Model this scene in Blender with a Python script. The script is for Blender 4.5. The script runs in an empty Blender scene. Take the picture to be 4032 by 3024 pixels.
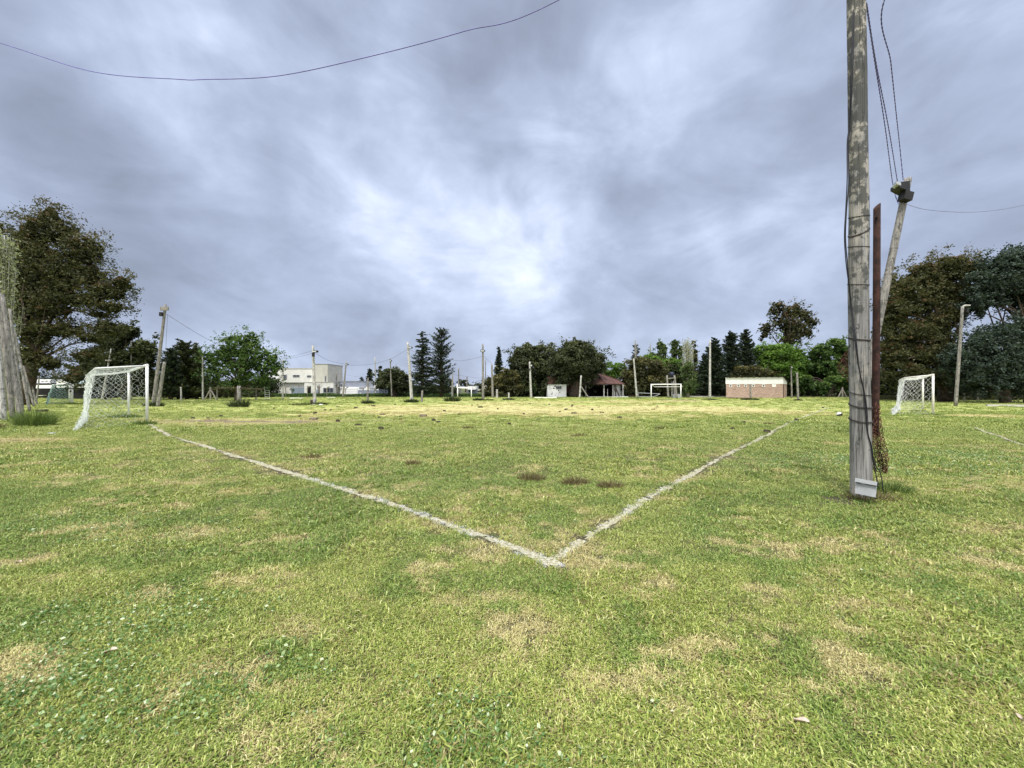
import bpy, math, random
import numpy as np
from mathutils import Vector

# ------------------------------------------------------------------ camera, world, sun, exposure
F, HY, CX, CAMH = 1514.0, 1526.0, 2016.0, 1.5      # focal length and horizon row of the photograph (pixels), eye height
scn = bpy.context.scene
C = scn.collection
rng = np.random.default_rng(7)
random.seed(7)

cam = bpy.data.cameras.new('camera'); cam_ob = bpy.data.objects.new('camera', cam); C.objects.link(cam_ob)
cam.sensor_fit = 'HORIZONTAL'; cam.sensor_width = 36; cam.lens = F / 4032 * 36
cam.shift_y = (HY - 1512) / 4032
cam.clip_start = 0.05; cam.clip_end = 6000
cam_ob.location = (0, 0, CAMH); cam_ob.rotation_euler = (math.radians(90), 0, 0)
scn.camera = cam_ob
scn.view_settings.view_transform = 'Standard'; scn.view_settings.look = 'None'
scn.view_settings.exposure = 1.05; scn.view_settings.gamma = 1.0
scn.cycles.max_bounces = 6; scn.cycles.diffuse_bounces = 3; scn.cycles.transparent_max_bounces = 8
scn.cycles.transmission_bounces = 3; scn.cycles.glossy_bounces = 2

SUN_EL, SUN_AZ = math.radians(58), math.radians(200)
world = bpy.data.worlds.new('World'); scn.world = world; world.use_nodes = True

class NT:
    """small helper for wiring shader nodes"""
    def __init__(s, tree): s.t = tree; s.n = tree.nodes; s.l = tree.links
    def new(s, typ, **kw):
        n = s.n.new(typ)
        for k, v in kw.items(): setattr(n, k, v)
        return n
    def put(s, sock, v):
        if isinstance(v, bpy.types.NodeSocket): s.l.new(v, sock)
        elif v is not None: sock.default_value = v
    def math(s, op, a, b=None, c=None, clamp=False):
        n = s.new('ShaderNodeMath', operation=op); n.use_clamp = clamp
        s.put(n.inputs[0], a); s.put(n.inputs[1], b)
        if c is not None: s.put(n.inputs[2], c)
        return n.outputs[0]
    def vmath(s, op, a, b=None, scale=None):
        n = s.new('ShaderNodeVectorMath', operation=op)
        s.put(n.inputs[0], a)
        if b is not None: s.put(n.inputs[1], b)
        if scale is not None: s.put(n.inputs[3], scale)
        return n
    def noise(s, vec, scale, detail=4, rough=0.55, dist=0.0):
        n = s.new('ShaderNodeTexNoise'); s.put(n.inputs['Vector'], vec)
        n.inputs['Scale'].default_value = scale; n.inputs['Detail'].default_value = detail
        n.inputs['Roughness'].default_value = rough; n.inputs['Distortion'].default_value = dist
        return n
    def mapr(s, v, a, b, c=0.0, d=1.0, smooth=True):
        n = s.new('ShaderNodeMapRange'); n.interpolation_type = 'SMOOTHSTEP' if smooth else 'LINEAR'
        s.put(n.inputs[0], v); n.inputs[1].default_value = a; n.inputs[2].default_value = b
        n.inputs[3].default_value = c; n.inputs[4].default_value = d
        return n.outputs[0]
    def mix(s, f, a, b, blend='MIX'):
        n = s.new('ShaderNodeMix', data_type='RGBA', blend_type=blend)
        s.put(n.inputs[0], f)
        for k, v in ((6, a), (7, b)):
            if isinstance(v, (tuple, list)) and len(v) == 3: v = (*v, 1)
            s.put(n.inputs[k], v)
        return n.outputs[2]
    def ramp(s, f, stops):
        n = s.new('ShaderNodeValToRGB'); cr = n.color_ramp
        while len(cr.elements) < len(stops): cr.elements.new(0.5)
        for e, (p, c) in zip(cr.elements, stops):
            e.position = p; e.color = (*c, 1)
        s.put(n.inputs[0], f)
        return n.outputs[0]
    def mapping(s, vec, scale=(1, 1, 1), rot=(0, 0, 0), loc=(0, 0, 0)):
        n = s.new('ShaderNodeMapping'); s.put(n.inputs[0], vec)
        n.inputs['Scale'].default_value = scale; n.inputs['Rotation'].default_value = rot
        n.inputs['Location'].default_value = loc
        return n.outputs[0]

def build_world():
    nt = NT(world.node_tree); nt.n.clear()
    out = nt.new('ShaderNodeOutputWorld')
    sky = nt.new('ShaderNodeTexSky', sky_type='NISHITA'); sky.sun_disc = False
    sky.sun_elevation = SUN_EL; sky.sun_rotation = SUN_AZ
    bg = nt.new('ShaderNodeBackground'); bg.inputs[1].default_value = 0.07
    nt.l.new(sky.outputs[0], bg.inputs[0])
    tc = nt.new('ShaderNodeTexCoord')
    d = tc.outputs['Generated']
    sep = nt.new('ShaderNodeSeparateXYZ'); nt.l.new(d, sep.inputs[0])
    z = nt.math('MAXIMUM', sep.outputs[2], 0.0)
    zz = nt.math('ADD', z, 0.50)
    inv = nt.math('DIVIDE', 1.0, zz)
    plane = nt.vmath('SCALE', d, scale=inv).outputs[0]          # the cloud deck seen from below
    plane = nt.mapping(plane, scale=(1.0, 1.0, 0.25), rot=(0, 0, 0.5))
    plane2 = nt.mapping(plane, scale=(1.0, 0.62, 1.0), rot=(0, 0, 0.25))
    n1 = nt.noise(plane2, 1.4, 6, 0.48, 0.5).outputs[0]
    n2 = nt.noise(plane2, 3.9, 6, 0.52, 0.4).outputs[0]
    n3 = nt.noise(d, 2.6, 4, 0.5, 0.4)
    warp = nt.vmath('SUBTRACT', n3.outputs[1], (0.5, 0.5, 0.5)).outputs[0]
    warp = nt.vmath('SCALE', warp, scale=0.55).outputs[0]
    wd = nt.vmath('NORMALIZE', nt.vmath('ADD', d, warp).outputs[0]).outputs[0]
    # thinner and thicker places of the cloud deck (direction, tightness, amount)
    blobs = [(1960, 890, 190, .20), (1560, 830, 200, .20), (2150, 720, 200, .18), (1700, 930, 120, .10), (2250, 990, 110, .16), (1600, 560, 60, .14), (2420, 530, 160, .16), (2660, 330, 180, .15),
             (720, 500, 150, .34), (520, 350, 90, .13), (1380, 440, 100, .16), (3050, 800, 120, .22), (2700, 900, 90, .10), (2100, 1150, 60, .08), (1100, 1050, 60, .06),
             (2100, 60, 60, -.16), (1950, 330, 90, -.17), (520, 1000, 60, -.16), (2750, 650, 90, -.12), (2450, 760, 160, -.10), (3200, 120, 50, -.08), (100, 650, 60, -.08),
             (1500, 1270, 50, -.10), (2600, 1120, 90, -.08), (3700, 900, 40, -.04), (1250, 20, 60, -.14), (300, 30, 40, -.12), (1050, 620, 120, -.08)]
    v = nt.math('ADD', nt.math('MULTIPLY', nt.math('SUBTRACT', n1, 0.5), .80), nt.math('MULTIPLY', nt.math('SUBTRACT', n2, 0.5), 0.45))
    n5 = nt.noise(nt.mapping(plane, scale=(1.0, 1.3, 1.0), rot=(0, 0, -.2)), 9.5, 6, 0.55, 0.5).outputs[0]
    v = nt.math('ADD', v, nt.math('MULTIPLY', nt.math('SUBTRACT', n5, 0.5), .14))
    n6 = nt.noise(nt.mapping(d, scale=(1.0, 1.0, 1.9), rot=(0, .25, 0)), 3.3, 6, 0.55, 0.7).outputs[0]     # rounder lumps under the deck
    n7 = nt.noise(nt.mapping(d, scale=(1.0, 1.0, 1.6), rot=(.2, -.3, 0)), 9.0, 5, 0.55, 0.5).outputs[0]
    v = nt.math('ADD', v, nt.math('MULTIPLY', nt.math('SUBTRACT', n6, 0.5), .85))
    v = nt.math('ADD', v, nt.math('MULTIPLY', nt.math('SUBTRACT', n7, 0.5), .30))
    v = nt.math('ADD', v, 0.37)
    for px, py, k, a in blobs:
        b = Vector(((px - CX) / F, 1, (HY - py) / F)).normalized()
        dt = nt.vmath('DOT_PRODUCT', wd, tuple(b)).outputs['Value']
        e = nt.math('EXPONENT', nt.math('MULTIPLY', nt.math('SUBTRACT', dt, 1.0), k))
        v = nt.math('MULTIPLY_ADD', e, a, v)
    col = nt.ramp(v, [(0.0, (.265, .308, .40)), (0.22, (.335, .385, .515)), (0.45, (.430, .497, .660)), (0.65, (.565, .645, .84)), (0.85, (.77, .85, 1.0)), (1.0, (.95, 1.0, 1.08))])
    # overcast dome: extra gain added to unseen sky overhead and behind, brightening the grass
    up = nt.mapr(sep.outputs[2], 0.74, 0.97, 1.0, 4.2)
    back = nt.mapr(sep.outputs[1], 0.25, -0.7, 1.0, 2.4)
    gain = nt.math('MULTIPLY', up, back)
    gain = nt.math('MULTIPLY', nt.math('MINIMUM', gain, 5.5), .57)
    col = nt.mix(nt.mapr(gain, .6, 1.5, 0, .9), col, (.585, .59, .60))        # the boosted part of the dome is made neutral, so the light is less blue
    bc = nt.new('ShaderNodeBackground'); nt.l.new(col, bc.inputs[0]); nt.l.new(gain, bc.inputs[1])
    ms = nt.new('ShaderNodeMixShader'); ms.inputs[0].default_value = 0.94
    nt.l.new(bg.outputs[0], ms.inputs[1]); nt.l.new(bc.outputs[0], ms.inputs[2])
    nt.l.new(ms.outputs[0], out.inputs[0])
build_world()

sun = bpy.data.lights.new('sun', 'SUN'); sun.energy = 1.5; sun.angle = math.radians(10); sun.color = (1.0, .96, .88)
so = bpy.data.objects.new('sun', sun); C.objects.link(so)
sd = Vector((math.sin(SUN_AZ) * math.cos(SUN_EL), math.cos(SUN_AZ) * math.cos(SUN_EL), math.sin(SUN_EL)))
so.rotation_euler = sd.to_track_quat('Z', 'Y').to_euler(); so.location = (0, -10, 40)

# ------------------------------------------------------------------ measuring helpers
def gp(px, py):
    """the point on level ground that the photograph shows at (px, py)"""
    Y = CAMH * F / (py - HY)
    return ((px - CX) * Y / F, Y)
def at(px, py, Y): return ((px - CX) * Y / F, Y, CAMH + (HY - py) * Y / F)
def depth(py): return CAMH * F / (py - HY)

_lat = {}
def vnoise(x, y, s, seed=0):
    """smooth value noise, 0..1"""
    if seed not in _lat: _lat[seed] = np.random.default_rng(1000 + seed).random((256, 256))
    L = _lat[seed]
    x = np.asarray(x, float) / s + 77.3 + seed * 3.7; y = np.asarray(y, float) / s + 41.9
    xi = np.floor(x).astype(int); yi = np.floor(y).astype(int); fx = x - xi; fy = y - yi
    fx = fx * fx * (3 - 2 * fx); fy = fy * fy * (3 - 2 * fy)
    a = L[xi % 256, yi % 256]; b = L[(xi + 1) % 256, yi % 256]; c = L[xi % 256, (yi + 1) % 256]; d = L[(xi + 1) % 256, (yi + 1) % 256]
    return (a * (1 - fx) + b * fx) * (1 - fy) + (c * (1 - fx) + d * fx) * fy
def fbm(x, y, s, seed=0): return (vnoise(x, y, s, seed) + .5 * vnoise(x, y, s * .47, seed + 1) + .25 * vnoise(x, y, s * .21, seed + 2)) / 1.75
def sstep(a, b, v):
    t = np.clip((v - a) / (b - a), 0, 1); return t * t * (3 - 2 * t)
def ell(x, y, cx, cy, rx, ry, rot=0.0):
    c, s = math.cos(rot), math.sin(rot); dx, dy = x - cx, y - cy
    return np.sqrt(((dx * c + dy * s) / rx) ** 2 + ((-dx * s + dy * c) / ry) ** 2)
def gheight(x, y):
    x = np.asarray(x, float); y = np.asarray(y, float)
    amp = sstep(3, 14, y) * .030 + .010
    h = (fbm(x, y, 1.1, 3) - .5) * 2 * amp + (vnoise(x, y, 6, 9) - .5) * .03
    return h * (1 - sstep(62, 75, np.abs(y))) * (1 - sstep(45, 60, np.abs(x)))

# ------------------------------------------------------------------ mesh helpers
class G:
    """collects geometry for ONE mesh"""
    def __init__(s): s.v = []; s.f = []; s.n = 0; s.t = []
    def add(s, v, f, tint=None):
        v = np.asarray(v, float).reshape(-1, 3); s.v.append(v)
        s.f += [tuple(int(i) + s.n for i in q) for q in f]; s.n += len(v)
        s.t.append(np.full(len(v), .5) if tint is None else np.broadcast_to(np.asarray(tint, float), (len(v),)))
        return s
    def box(s, c, size, rz=0.0, tilt=None):
        x, y, z = np.array(size) / 2
        v = np.array([(-x, -y, -z), (x, -y, -z), (x, y, -z), (-x, y, -z), (-x, -y, z), (x, -y, z), (x, y, z), (-x, y, z)], float)
        if tilt is not None: v = v @ np.array(tilt.to_matrix()).T
        cr, sr = math.cos(rz), math.sin(rz)
        v = v @ np.array([[cr, sr, 0], [-sr, cr, 0], [0, 0, 1]]) + np.array(c)
        return s.add(v, [(0, 3, 2, 1), (4, 5, 6, 7), (0, 1, 5, 4), (1, 2, 6, 5), (2, 3, 7, 6), (3, 0, 4, 7)])
    def prism(s, pts, z0, z1):
        """footprint polygon (counter-clockwise) from z0 to z1 (numbers, or one per corner)"""
        n = len(pts); a = z0 if hasattr(z0, '__len__') else [z0] * n; b = z1 if hasattr(z1, '__len__') else [z1] * n
        v = [(p[0], p[1], a[i]) for i, p in enumerate(pts)] + [(p[0], p[1], b[i]) for i, p in enumerate(pts)]
        f = [tuple(range(n))[::-1], tuple(range(n, 2 * n))] + [(i, (i + 1) % n, (i + 1) % n + n, i + n) for i in range(n)]
        return s.add(v, f)
    def tube(s, pts, rad, seg=6, cap=True, rough=0.0, r=None, tint=None):
        pts = np.asarray(pts, float); n = len(pts)
        rad = np.full(n, rad) if np.isscalar(rad) else np.interp(np.linspace(0, 1, n), np.linspace(0, 1, len(rad)), rad)
        t = np.gradient(pts, axis=0); t /= np.linalg.norm(t, axis=1)[:, None] + 1e-9
        up = np.array([0, 0, 1.0]) if abs(t[:, 2]).mean() < .8 else np.array([1.0, 0, 0])
        a = np.cross(t, up); a /= np.linalg.norm(a, axis=1)[:, None] + 1e-9; b = np.cross(t, a)
        th = np.linspace(0, 2 * np.pi, seg, endpoint=False)
        rr = rad[:, None] * np.ones((n, seg))
        if rough: rr = rr * (1 + rough * ((r or rng).random((n, seg)) - .5) * .5 + rough * (np.interp(np.arange(seg * n).reshape(n, seg) % seg, np.arange(seg), (r or rng).random(seg)) - .5))
        v = pts[:, None, :] + rr[..., None] * (np.cos(th)[None, :, None] * a[:, None, :] + np.sin(th)[None, :, None] * b[:, None, :])
        f = []
        for i in range(n - 1):
            for j in range(seg):
                k = (j + 1) % seg; f.append((i * seg + j, i * seg + k, (i + 1) * seg + k, (i + 1) * seg + j))
        if cap: f.append(tuple(range(seg))[::-1]); f.append(tuple(range((n - 1) * seg, n * seg)))
        return s.add(v.reshape(-1, 3), f, tint)
    def cards(s, c, size, r, axis=None, spread=1.0, ratio=.5, tint=None, flat=0.0):
        """leaf-shaped faces at points c; axis = preferred long direction"""
        c = np.asarray(c, float); n = len(c)
        t = r.normal(size=(n, 3))
        if axis is not None: t = np.asarray(axis) + t * spread
        t[:, 2] *= (1 - flat); t /= np.linalg.norm(t, axis=1)[:, None] + 1e-9
        b = np.cross(t, r.normal(size=(n, 3))); b /= np.linalg.norm(b, axis=1)[:, None] + 1e-9
        sz = (size * (.6 + .8 * r.random(n)))[:, None] if np.isscalar(size) else np.asarray(size)[:, None]
        v = np.stack([c + t * sz, c + b * sz * ratio, c - t * sz * .8, c - b * sz * ratio], 1).reshape(-1, 3)
        s.v.append(v); base = s.n
        idx = np.arange(n * 4).reshape(n, 4) + base
        s.f.append(idx); s.n += n * 4
        tt = r.random(n) if tint is None else np.asarray(tint)
        s.t.append(np.repeat(np.broadcast_to(tt, (n,)), 4))
        return s
    def mesh(s, name, smooth=False):
        v = np.concatenate(s.v) if s.v else np.zeros((0, 3))
        loops = []; tot = []
        for q in s.f:
            if isinstance(q, np.ndarray): loops.append(q.ravel()); tot.append(np.full(len(q), 4))
            else: loops.append(np.array(q)); tot.append(np.array([len(q)]))
        loops = np.concatenate(loops).astype(np.int32); tot = np.concatenate(tot).astype(np.int32)
        me = bpy.data.meshes.new(name); me.vertices.add(len(v)); me.vertices.foreach_set('co', v.astype(np.float32).ravel())
        me.loops.add(len(loops)); me.loops.foreach_set('vertex_index', loops)
        me.polygons.add(len(tot)); st = np.zeros(len(tot), np.int32); st[1:] = np.cumsum(tot)[:-1]
        me.polygons.foreach_set('loop_start', st); me.polygons.foreach_set('loop_total', tot)
        me.polygons.foreach_set('use_smooth', (tot == 4) if smooth else np.zeros(len(tot), bool))
        a = me.attributes.new('tint', 'FLOAT', 'POINT'); a.data.foreach_set('value', np.concatenate(s.t).astype(np.float32))
        me.update(calc_edges=True)
        return me
    def ob(s, name, mat, parent=None, smooth=False, label=None):
        me = s.mesh(name, smooth); o = bpy.data.objects.new(name, me); C.objects.link(o)
        if mat is not None: me.materials.append(mat)
        if parent is not None:
            o.parent = parent; o.matrix_parent_inverse = parent.matrix_basis.inverted()
        if label: o['label'] = label
        return o

def thing(name, label, cat, loc=(0, 0, 0), group=None):
    o = bpy.data.objects.new(name, None); C.objects.link(o); o.location = loc; o.empty_display_size = .2
    o['label'] = label; o['category'] = cat
    if group: o['group'] = group
    o.matrix_basis                                                # location is read by children through matrix_basis
    return o
def tag(o, label, cat, group=None):
    o['label'] = label; o['category'] = cat
    if group: o['group'] = group
    return o
def kind(o, k): o['kind'] = k; return o

# ------------------------------------------------------------------ materials
def material(name, rough=.7):
    m = bpy.data.materials.new(name); m.use_nodes = True
    nt = NT(m.node_tree); p = nt.n['Principled BSDF']; p.inputs['Roughness'].default_value = rough
    p.inputs['Specular IOR Level'].default_value = .3
    return m, nt, p
def painted(name, col, rough=.6, var=.12, scale=3.0, dirt=None, bump=.0, metal=0.0):
    m, nt, p = material(name, rough); tc = nt.new('ShaderNodeTexCoord').outputs['Object']
    n = nt.noise(tc, scale, 6, .65).outputs[0]
    lo = tuple(c * (1 - var * 2) for c in col); hi = tuple(min(1, c * (1 + var)) for c in col)
    c = nt.mix(nt.mapr(n, .3, .7), lo, hi)
    if dirt:
        n2 = nt.noise(nt.mapping(tc, scale=(1, 1, .45)), scale * 2.3, 7, .7).outputs[0]
        c = nt.mix(nt.mapr(n2, dirt[1], dirt[1] + .1), c, dirt[0])
    nt.l.new(c, p.inputs['Base Color']); p.inputs['Metallic'].default_value = metal
    if bump:
        b = nt.new('ShaderNodeBump'); b.inputs['Strength'].default_value = bump; b.inputs['Distance'].default_value = .02
        nt.l.new(nt.noise(tc, scale * 8, 5).outputs[0], b.inputs['Height']); nt.l.new(b.outputs[0], p.inputs['Normal'])
    return m
def foliage(name, stops, trans=.25, rough=.6):
    m, nt, p = material(name, rough)
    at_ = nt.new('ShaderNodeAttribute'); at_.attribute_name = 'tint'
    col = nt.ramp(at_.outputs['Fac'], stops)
    nt.l.new(col, p.inputs['Base Color'])
    tr = nt.new('ShaderNodeBsdfTranslucent'); nt.l.new(nt.mix(1.0, col, (1.0, 1.0, .55), 'MULTIPLY'), tr.inputs[0])
    ms = nt.new('ShaderNodeMixShader'); ms.inputs[0].default_value = trans
    nt.l.new(p.outputs[0], ms.inputs[1]); nt.l.new(tr.outputs[0], ms.inputs[2])
    nt.l.new(ms.outputs[0], nt.n['Material Output'].inputs[0])
    return m

def wood_pole(name, dark, light, tan, big=False):
    m, nt, p = material(name, .85); tc = nt.new('ShaderNodeTexCoord').outputs['Object']
    fine = nt.noise(nt.mapping(tc, scale=(26, 26, 1.1)), 1, 6, .7).outputs[0]
    blot = nt.noise(nt.mapping(tc, scale=(4.5, 4.5, 2.4)), 1, 5, .65, .6).outputs[0]
    c = nt.mix(nt.mapr(fine, .35, .68), dark, light)
    c = nt.mix(nt.mapr(blot, .52, .72, 0, .75), c, tan)
    # damp green-black algae, denser up high on the pole
    al = nt.noise(nt.mapping(tc, scale=(7, 7, 5.0), rot=(0, .5, 0)), 1, 6, .72).outputs[0]
    sep = nt.new('ShaderNodeSeparateXYZ'); nt.l.new(tc, sep.inputs[0])
    hi = nt.mapr(sep.outputs[2], 1.5, 5.0, -.08, .085, False) if big else -.02
    if big:                                                          # paler bared wood between the algae higher up
        c = nt.mix(nt.math('MULTIPLY', nt.mapr(sep.outputs[2], 2.5, 5.0, 0, .8, False), nt.mapr(blot, .40, .55)), c, (.46, .42, .34))
    c = nt.mix(nt.mapr(nt.math('ADD', al, hi), .50, .58, 0, .86 if big else .72), c, (.055, .058, .052))
    cr = nt.noise(nt.mapping(tc, scale=(13, 13, .35)), 1, 3, .5, .3).outputs[0]
    crack = nt.mapr(nt.math('ABSOLUTE', nt.math('SUBTRACT', cr, .5)), .0, .012, .8, 0.0)
    c = nt.mix(crack, c, (.02, .018, .016))
    nt.l.new(c, p.inputs['Base Color'])
    b = nt.new('ShaderNodeBump'); b.inputs['Strength'].default_value = .7; b.inputs['Distance'].default_value = .012
    h = nt.math('SUBTRACT', nt.math('ADD', fine, nt.math('MULTIPLY', al, .8)), nt.math('MULTIPLY', crack, 1.5))
    nt.l.new(h, b.inputs['Height']); nt.l.new(b.outputs[0], p.inputs['Normal'])
    return m

M = {}
M['pole'] = wood_pole('weathered_pole_wood', (.105, .102, .094), (.31, .30, .285), (.40, .37, .31), True)
M['pole_far'] = wood_pole('grey_pole_wood', (.15, .14, .125), (.33, .31, .28), (.36, .33, .27))
M['pole_pale'] = wood_pole('pale_pole_wood', (.34, .33, .31), (.60, .58, .55), (.62, .60, .54))
M['rust'] = painted('rusty_iron', (.050, .021, .015), .85, .35, 9, ((.025, .013, .011), .5), .5)
M['rust_wire'] = painted('rusty_wire', (.16, .07, .045), .8, .3, 12)
M['cable'] = painted('black_cable', (.018, .018, .022), .5, .2, 5)
M['cable_blue'] = painted('dark_blue_cable', (.15, .12, .42), .5, .2, 5)
M['wire'] = painted('thin_grey_wire', (.10, .10, .13), .6, .2, 5)
M['tie'] = painted('tie_wire', (.045, .035, .03), .6, .3, 12)
M['box_grey'] = painted('grey_plastic', (.34, .35, .36), .5, .08, 6, ((.25, .24, .22), .62))
M['box_dark'] = painted('dark_box_metal', (.018, .017, .016), .6, .2, 8)
M['lampglass'] = painted('floodlight_glass', (.45, .47, .46), .15, .1, 4)
M['white'] = painted('white_goal_paint', (.80, .80, .78), .5, .06, 5, ((.45, .40, .34), .66), .15)
M['white_rust'] = painted('white_paint_rusting', (.74, .71, .65), .6, .08, 5, ((.42, .23, .11), .58), .2)
M['net'] = painted('pale_green_net', (.60, .64, .58), .8, .15, 4)
M['net_white'] = painted('white_net', (.68, .69, .66), .8, .1, 4)
M['net_dark'] = painted('weathered_net', (.24, .36, .31), .8, .15, 4)
M['bark'] = painted('tree_bark', (.075, .055, .042), .9, .35, 4, None, .6)
M['bark_grey'] = painted('grey_bark', (.22, .20, .17), .9, .3, 4, None, .6)
M['bark_pale'] = painted('pale_twigs', (.36, .35, .29), .9, .2, 4)
M['render_white'] = painted('white_render', (.76, .76, .75), .85, .04, .8, ((.62, .61, .58), .68))
M['render_cream'] = painted('cream_render', (.66, .65, .60), .85, .05, .8)
M['render_beige'] = painted('beige_render', (.46, .45, .39), .85, .06, .9)
M['render_grey'] = painted('grey_render', (.24, .26, .32), .85, .07, .9)
M['door_grey'] = painted('grey_door', (.25, .30, .35), .6, .08, 2)
M['glass'] = painted('dark_window', (.05, .06, .075), .1, .2, 2)
M['dark'] = painted('dark_interior', (.012, .011, .011), .9, .3, 2)
M['frame'] = painted('grey_frame', (.30, .31, .33), .5, .05, 3)
M['timber'] = painted('grey_timber', (.26, .24, .21), .85, .2, 6, None, .3)
M['soil'] = painted('dark_turf_soil', (.055, .042, .028), .95, .4, 20, None, .8)
M['block'] = painted('concrete_block', (.23, .19, .13), .9, .2, 12, None, .5)
M['concrete'] = painted('pale_concrete', (.48, .46, .42), .9, .1, 5, None, .3)
M['bark_log'] = painted('log_bark', (.065, .048, .038), .9, .3, 10, None, .8)
M['leaf_dead'] = painted('dead_leaf', (.55, .44, .36), .8, .15, 20)
M['tank'] = painted('black_water_tank', (.018, .022, .04), .4, .2, 3)
M['blue'] = painted('pale_blue_paint', (.38, .48, .55), .6, .1, 3)
M['ball_white'] = painted('ball_white', (.75, .74, .72), .5, .1, 12)
M['ball_black'] = painted('ball_black', (.02, .02, .02), .5, .2, 12)

def tile_mat(name, c1, c2, sx=3.2):
    m, nt, p = material(name, .85); tc = nt.new('ShaderNodeTexCoord').outputs['Object']
    w = nt.new('ShaderNodeTexWave', wave_type='BANDS', bands_direction='Z'); nt.l.new(tc, w.inputs[0])
    w.inputs['Scale'].default_value = sx; w.inputs['Distortion'].default_value = 1.2; w.inputs['Detail Scale'].default_value = 3
    n = nt.noise(tc, 2.2, 6, .7).outputs[0]
    c = nt.mix(nt.mapr(n, .3, .7), c1, c2); c = nt.mix(nt.mapr(w.outputs[1], .1, .5, .75, 0), c, (.05, .03, .025))
    nt.l.new(c, p.inputs['Base Color'])
    b = nt.new('ShaderNodeBump'); b.inputs['Distance'].default_value = .05; nt.l.new(w.outputs[1], b.inputs['Height']); nt.l.new(b.outputs[0], p.inputs['Normal'])
    return m
M['tiles'] = tile_mat('clay_roof_tiles', (.095, .042, .036), (.215, .115, .095))
M['tin'] = tile_mat('corrugated_tin', (.26, .36, .37), (.46, .56, .56), 2.0)

def brick_mat():
    m, nt, p = material('rough_brick', .9); tc = nt.new('ShaderNodeTexCoord').outputs['Object']
    sep = nt.new('ShaderNodeSeparateXYZ'); nt.l.new(tc, sep.inputs[0])
    cb = nt.new('ShaderNodeCombineXYZ'); nt.l.new(sep.outputs[0], cb.inputs[0]); nt.l.new(sep.outputs[2], cb.inputs[1])
    br = nt.new('ShaderNodeTexBrick'); nt.l.new(cb.outputs[0], br.inputs[0])
    br.inputs['Color1'].default_value = (.46, .29, .23, 1); br.inputs['Color2'].default_value = (.62, .44, .37, 1)
    br.inputs['Mortar'].default_value = (.34, .28, .25, 1); br.inputs['Scale'].default_value = 1
    br.inputs['Brick Width'].default_value = .27; br.inputs['Row Height'].default_value = .085; br.inputs['Mortar Size'].default_value = .012
    n = nt.noise(nt.mapping(tc, scale=(2.2, 1, 5)), 1, 6, .7, 1.0).outputs[0]
    c = nt.mix(nt.mapr(n, .50, .66, 0, .55), br.outputs[0], (.17, .10, .08))
    n2 = nt.noise(nt.mapping(tc, scale=(3, 1, 6)), 1.7, 5, .7, .8).outputs[0]
    c = nt.mix(nt.mapr(n2, .55, .66, 0, .6), c, (.60, .47, .41))
    nt.l.new(c, p.inputs['Base Color'])
    b = nt.new('ShaderNodeBump'); b.inputs['Distance'].default_value = .02; nt.l.new(br.outputs[1], b.inputs['Height']); b.invert = True
    nt.l.new(b.outputs[0], p.inputs['Normal'])
    return m
M['brick'] = brick_mat()

# foliage colours (base colours, dark leaf to light leaf)
M['f_euc'] = foliage('brownish_gum_leaves', [(0, (.020, .025, .010)), (.45, (.060, .066, .022)), (.8, (.105, .104, .040)), (1, (.19, .115, .06))])
M['f_cyp'] = foliage('dark_olive_needles', [(0, (0.013, 0.021, 0.008)), (.6, (0.042, 0.055, 0.017)), (1, (0.098, 0.111, 0.033))])
M['f_con'] = foliage('dark_conifer_needles', [(0, (0.011, 0.019, 0.011)), (.6, (0.027, 0.043, 0.022)), (1, (0.068, 0.095, 0.043))])
M['f_conb'] = foliage('blue_green_cedar_needles', [(0, (0.014, 0.023, 0.014)), (.6, (0.038, 0.058, 0.041)), (1, (0.108, 0.150, 0.118))])
M['f_green'] = foliage('fresh_green_leaves', [(0, (.020, .042, .010)), (.5, (.055, .110, .022)), (1, (.16, .24, .06))], .35)
M['f_lime'] = foliage('bright_lime_leaves', [(0, (.035, .07, .010)), (.5, (.095, .19, .025)), (1, (.21, .33, .06))], .35)
M['f_round'] = foliage('dark_round_tree_leaves', [(0, (0.018, 0.024, 0.011)), (.55, (0.050, 0.062, 0.026)), (1, (0.125, 0.140, 0.060))])
M['f_olive'] = foliage('olive_shrub_leaves', [(0, (0.024, 0.029, 0.011)), (.6, (0.068, 0.070, 0.024)), (1, (0.154, 0.138, 0.046))])
M['f_pale'] = foliage('silvery_poplar_leaves', [(0, (.17, .19, .10)), (.6, (.36, .39, .24)), (1, (.55, .58, .42))], .35)
M['f_poplar'] = foliage('poplar_leaves', [(0, (0.036, 0.060, 0.022)), (.6, (0.090, 0.132, 0.042)), (1, (0.192, 0.252, 0.096))], .3)
M['f_ivy'] = foliage('undergrowth_leaves', [(0, (0.015, 0.025, 0.007)), (.6, (0.043, 0.060, 0.018)), (1, (0.106, 0.144, 0.037))])
M['f_tuss'] = foliage('brown_tussock_blades', [(0, (.07, .055, .025)), (.5, (.155, .130, .058)), (1, (.38, .31, .16))], .2)
M['f_tussg'] = foliage('green_tussock_blades', [(0, (.04, .07, .014)), (.5, (.11, .17, .04)), (1, (.26, .33, .10))], .25)

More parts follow.
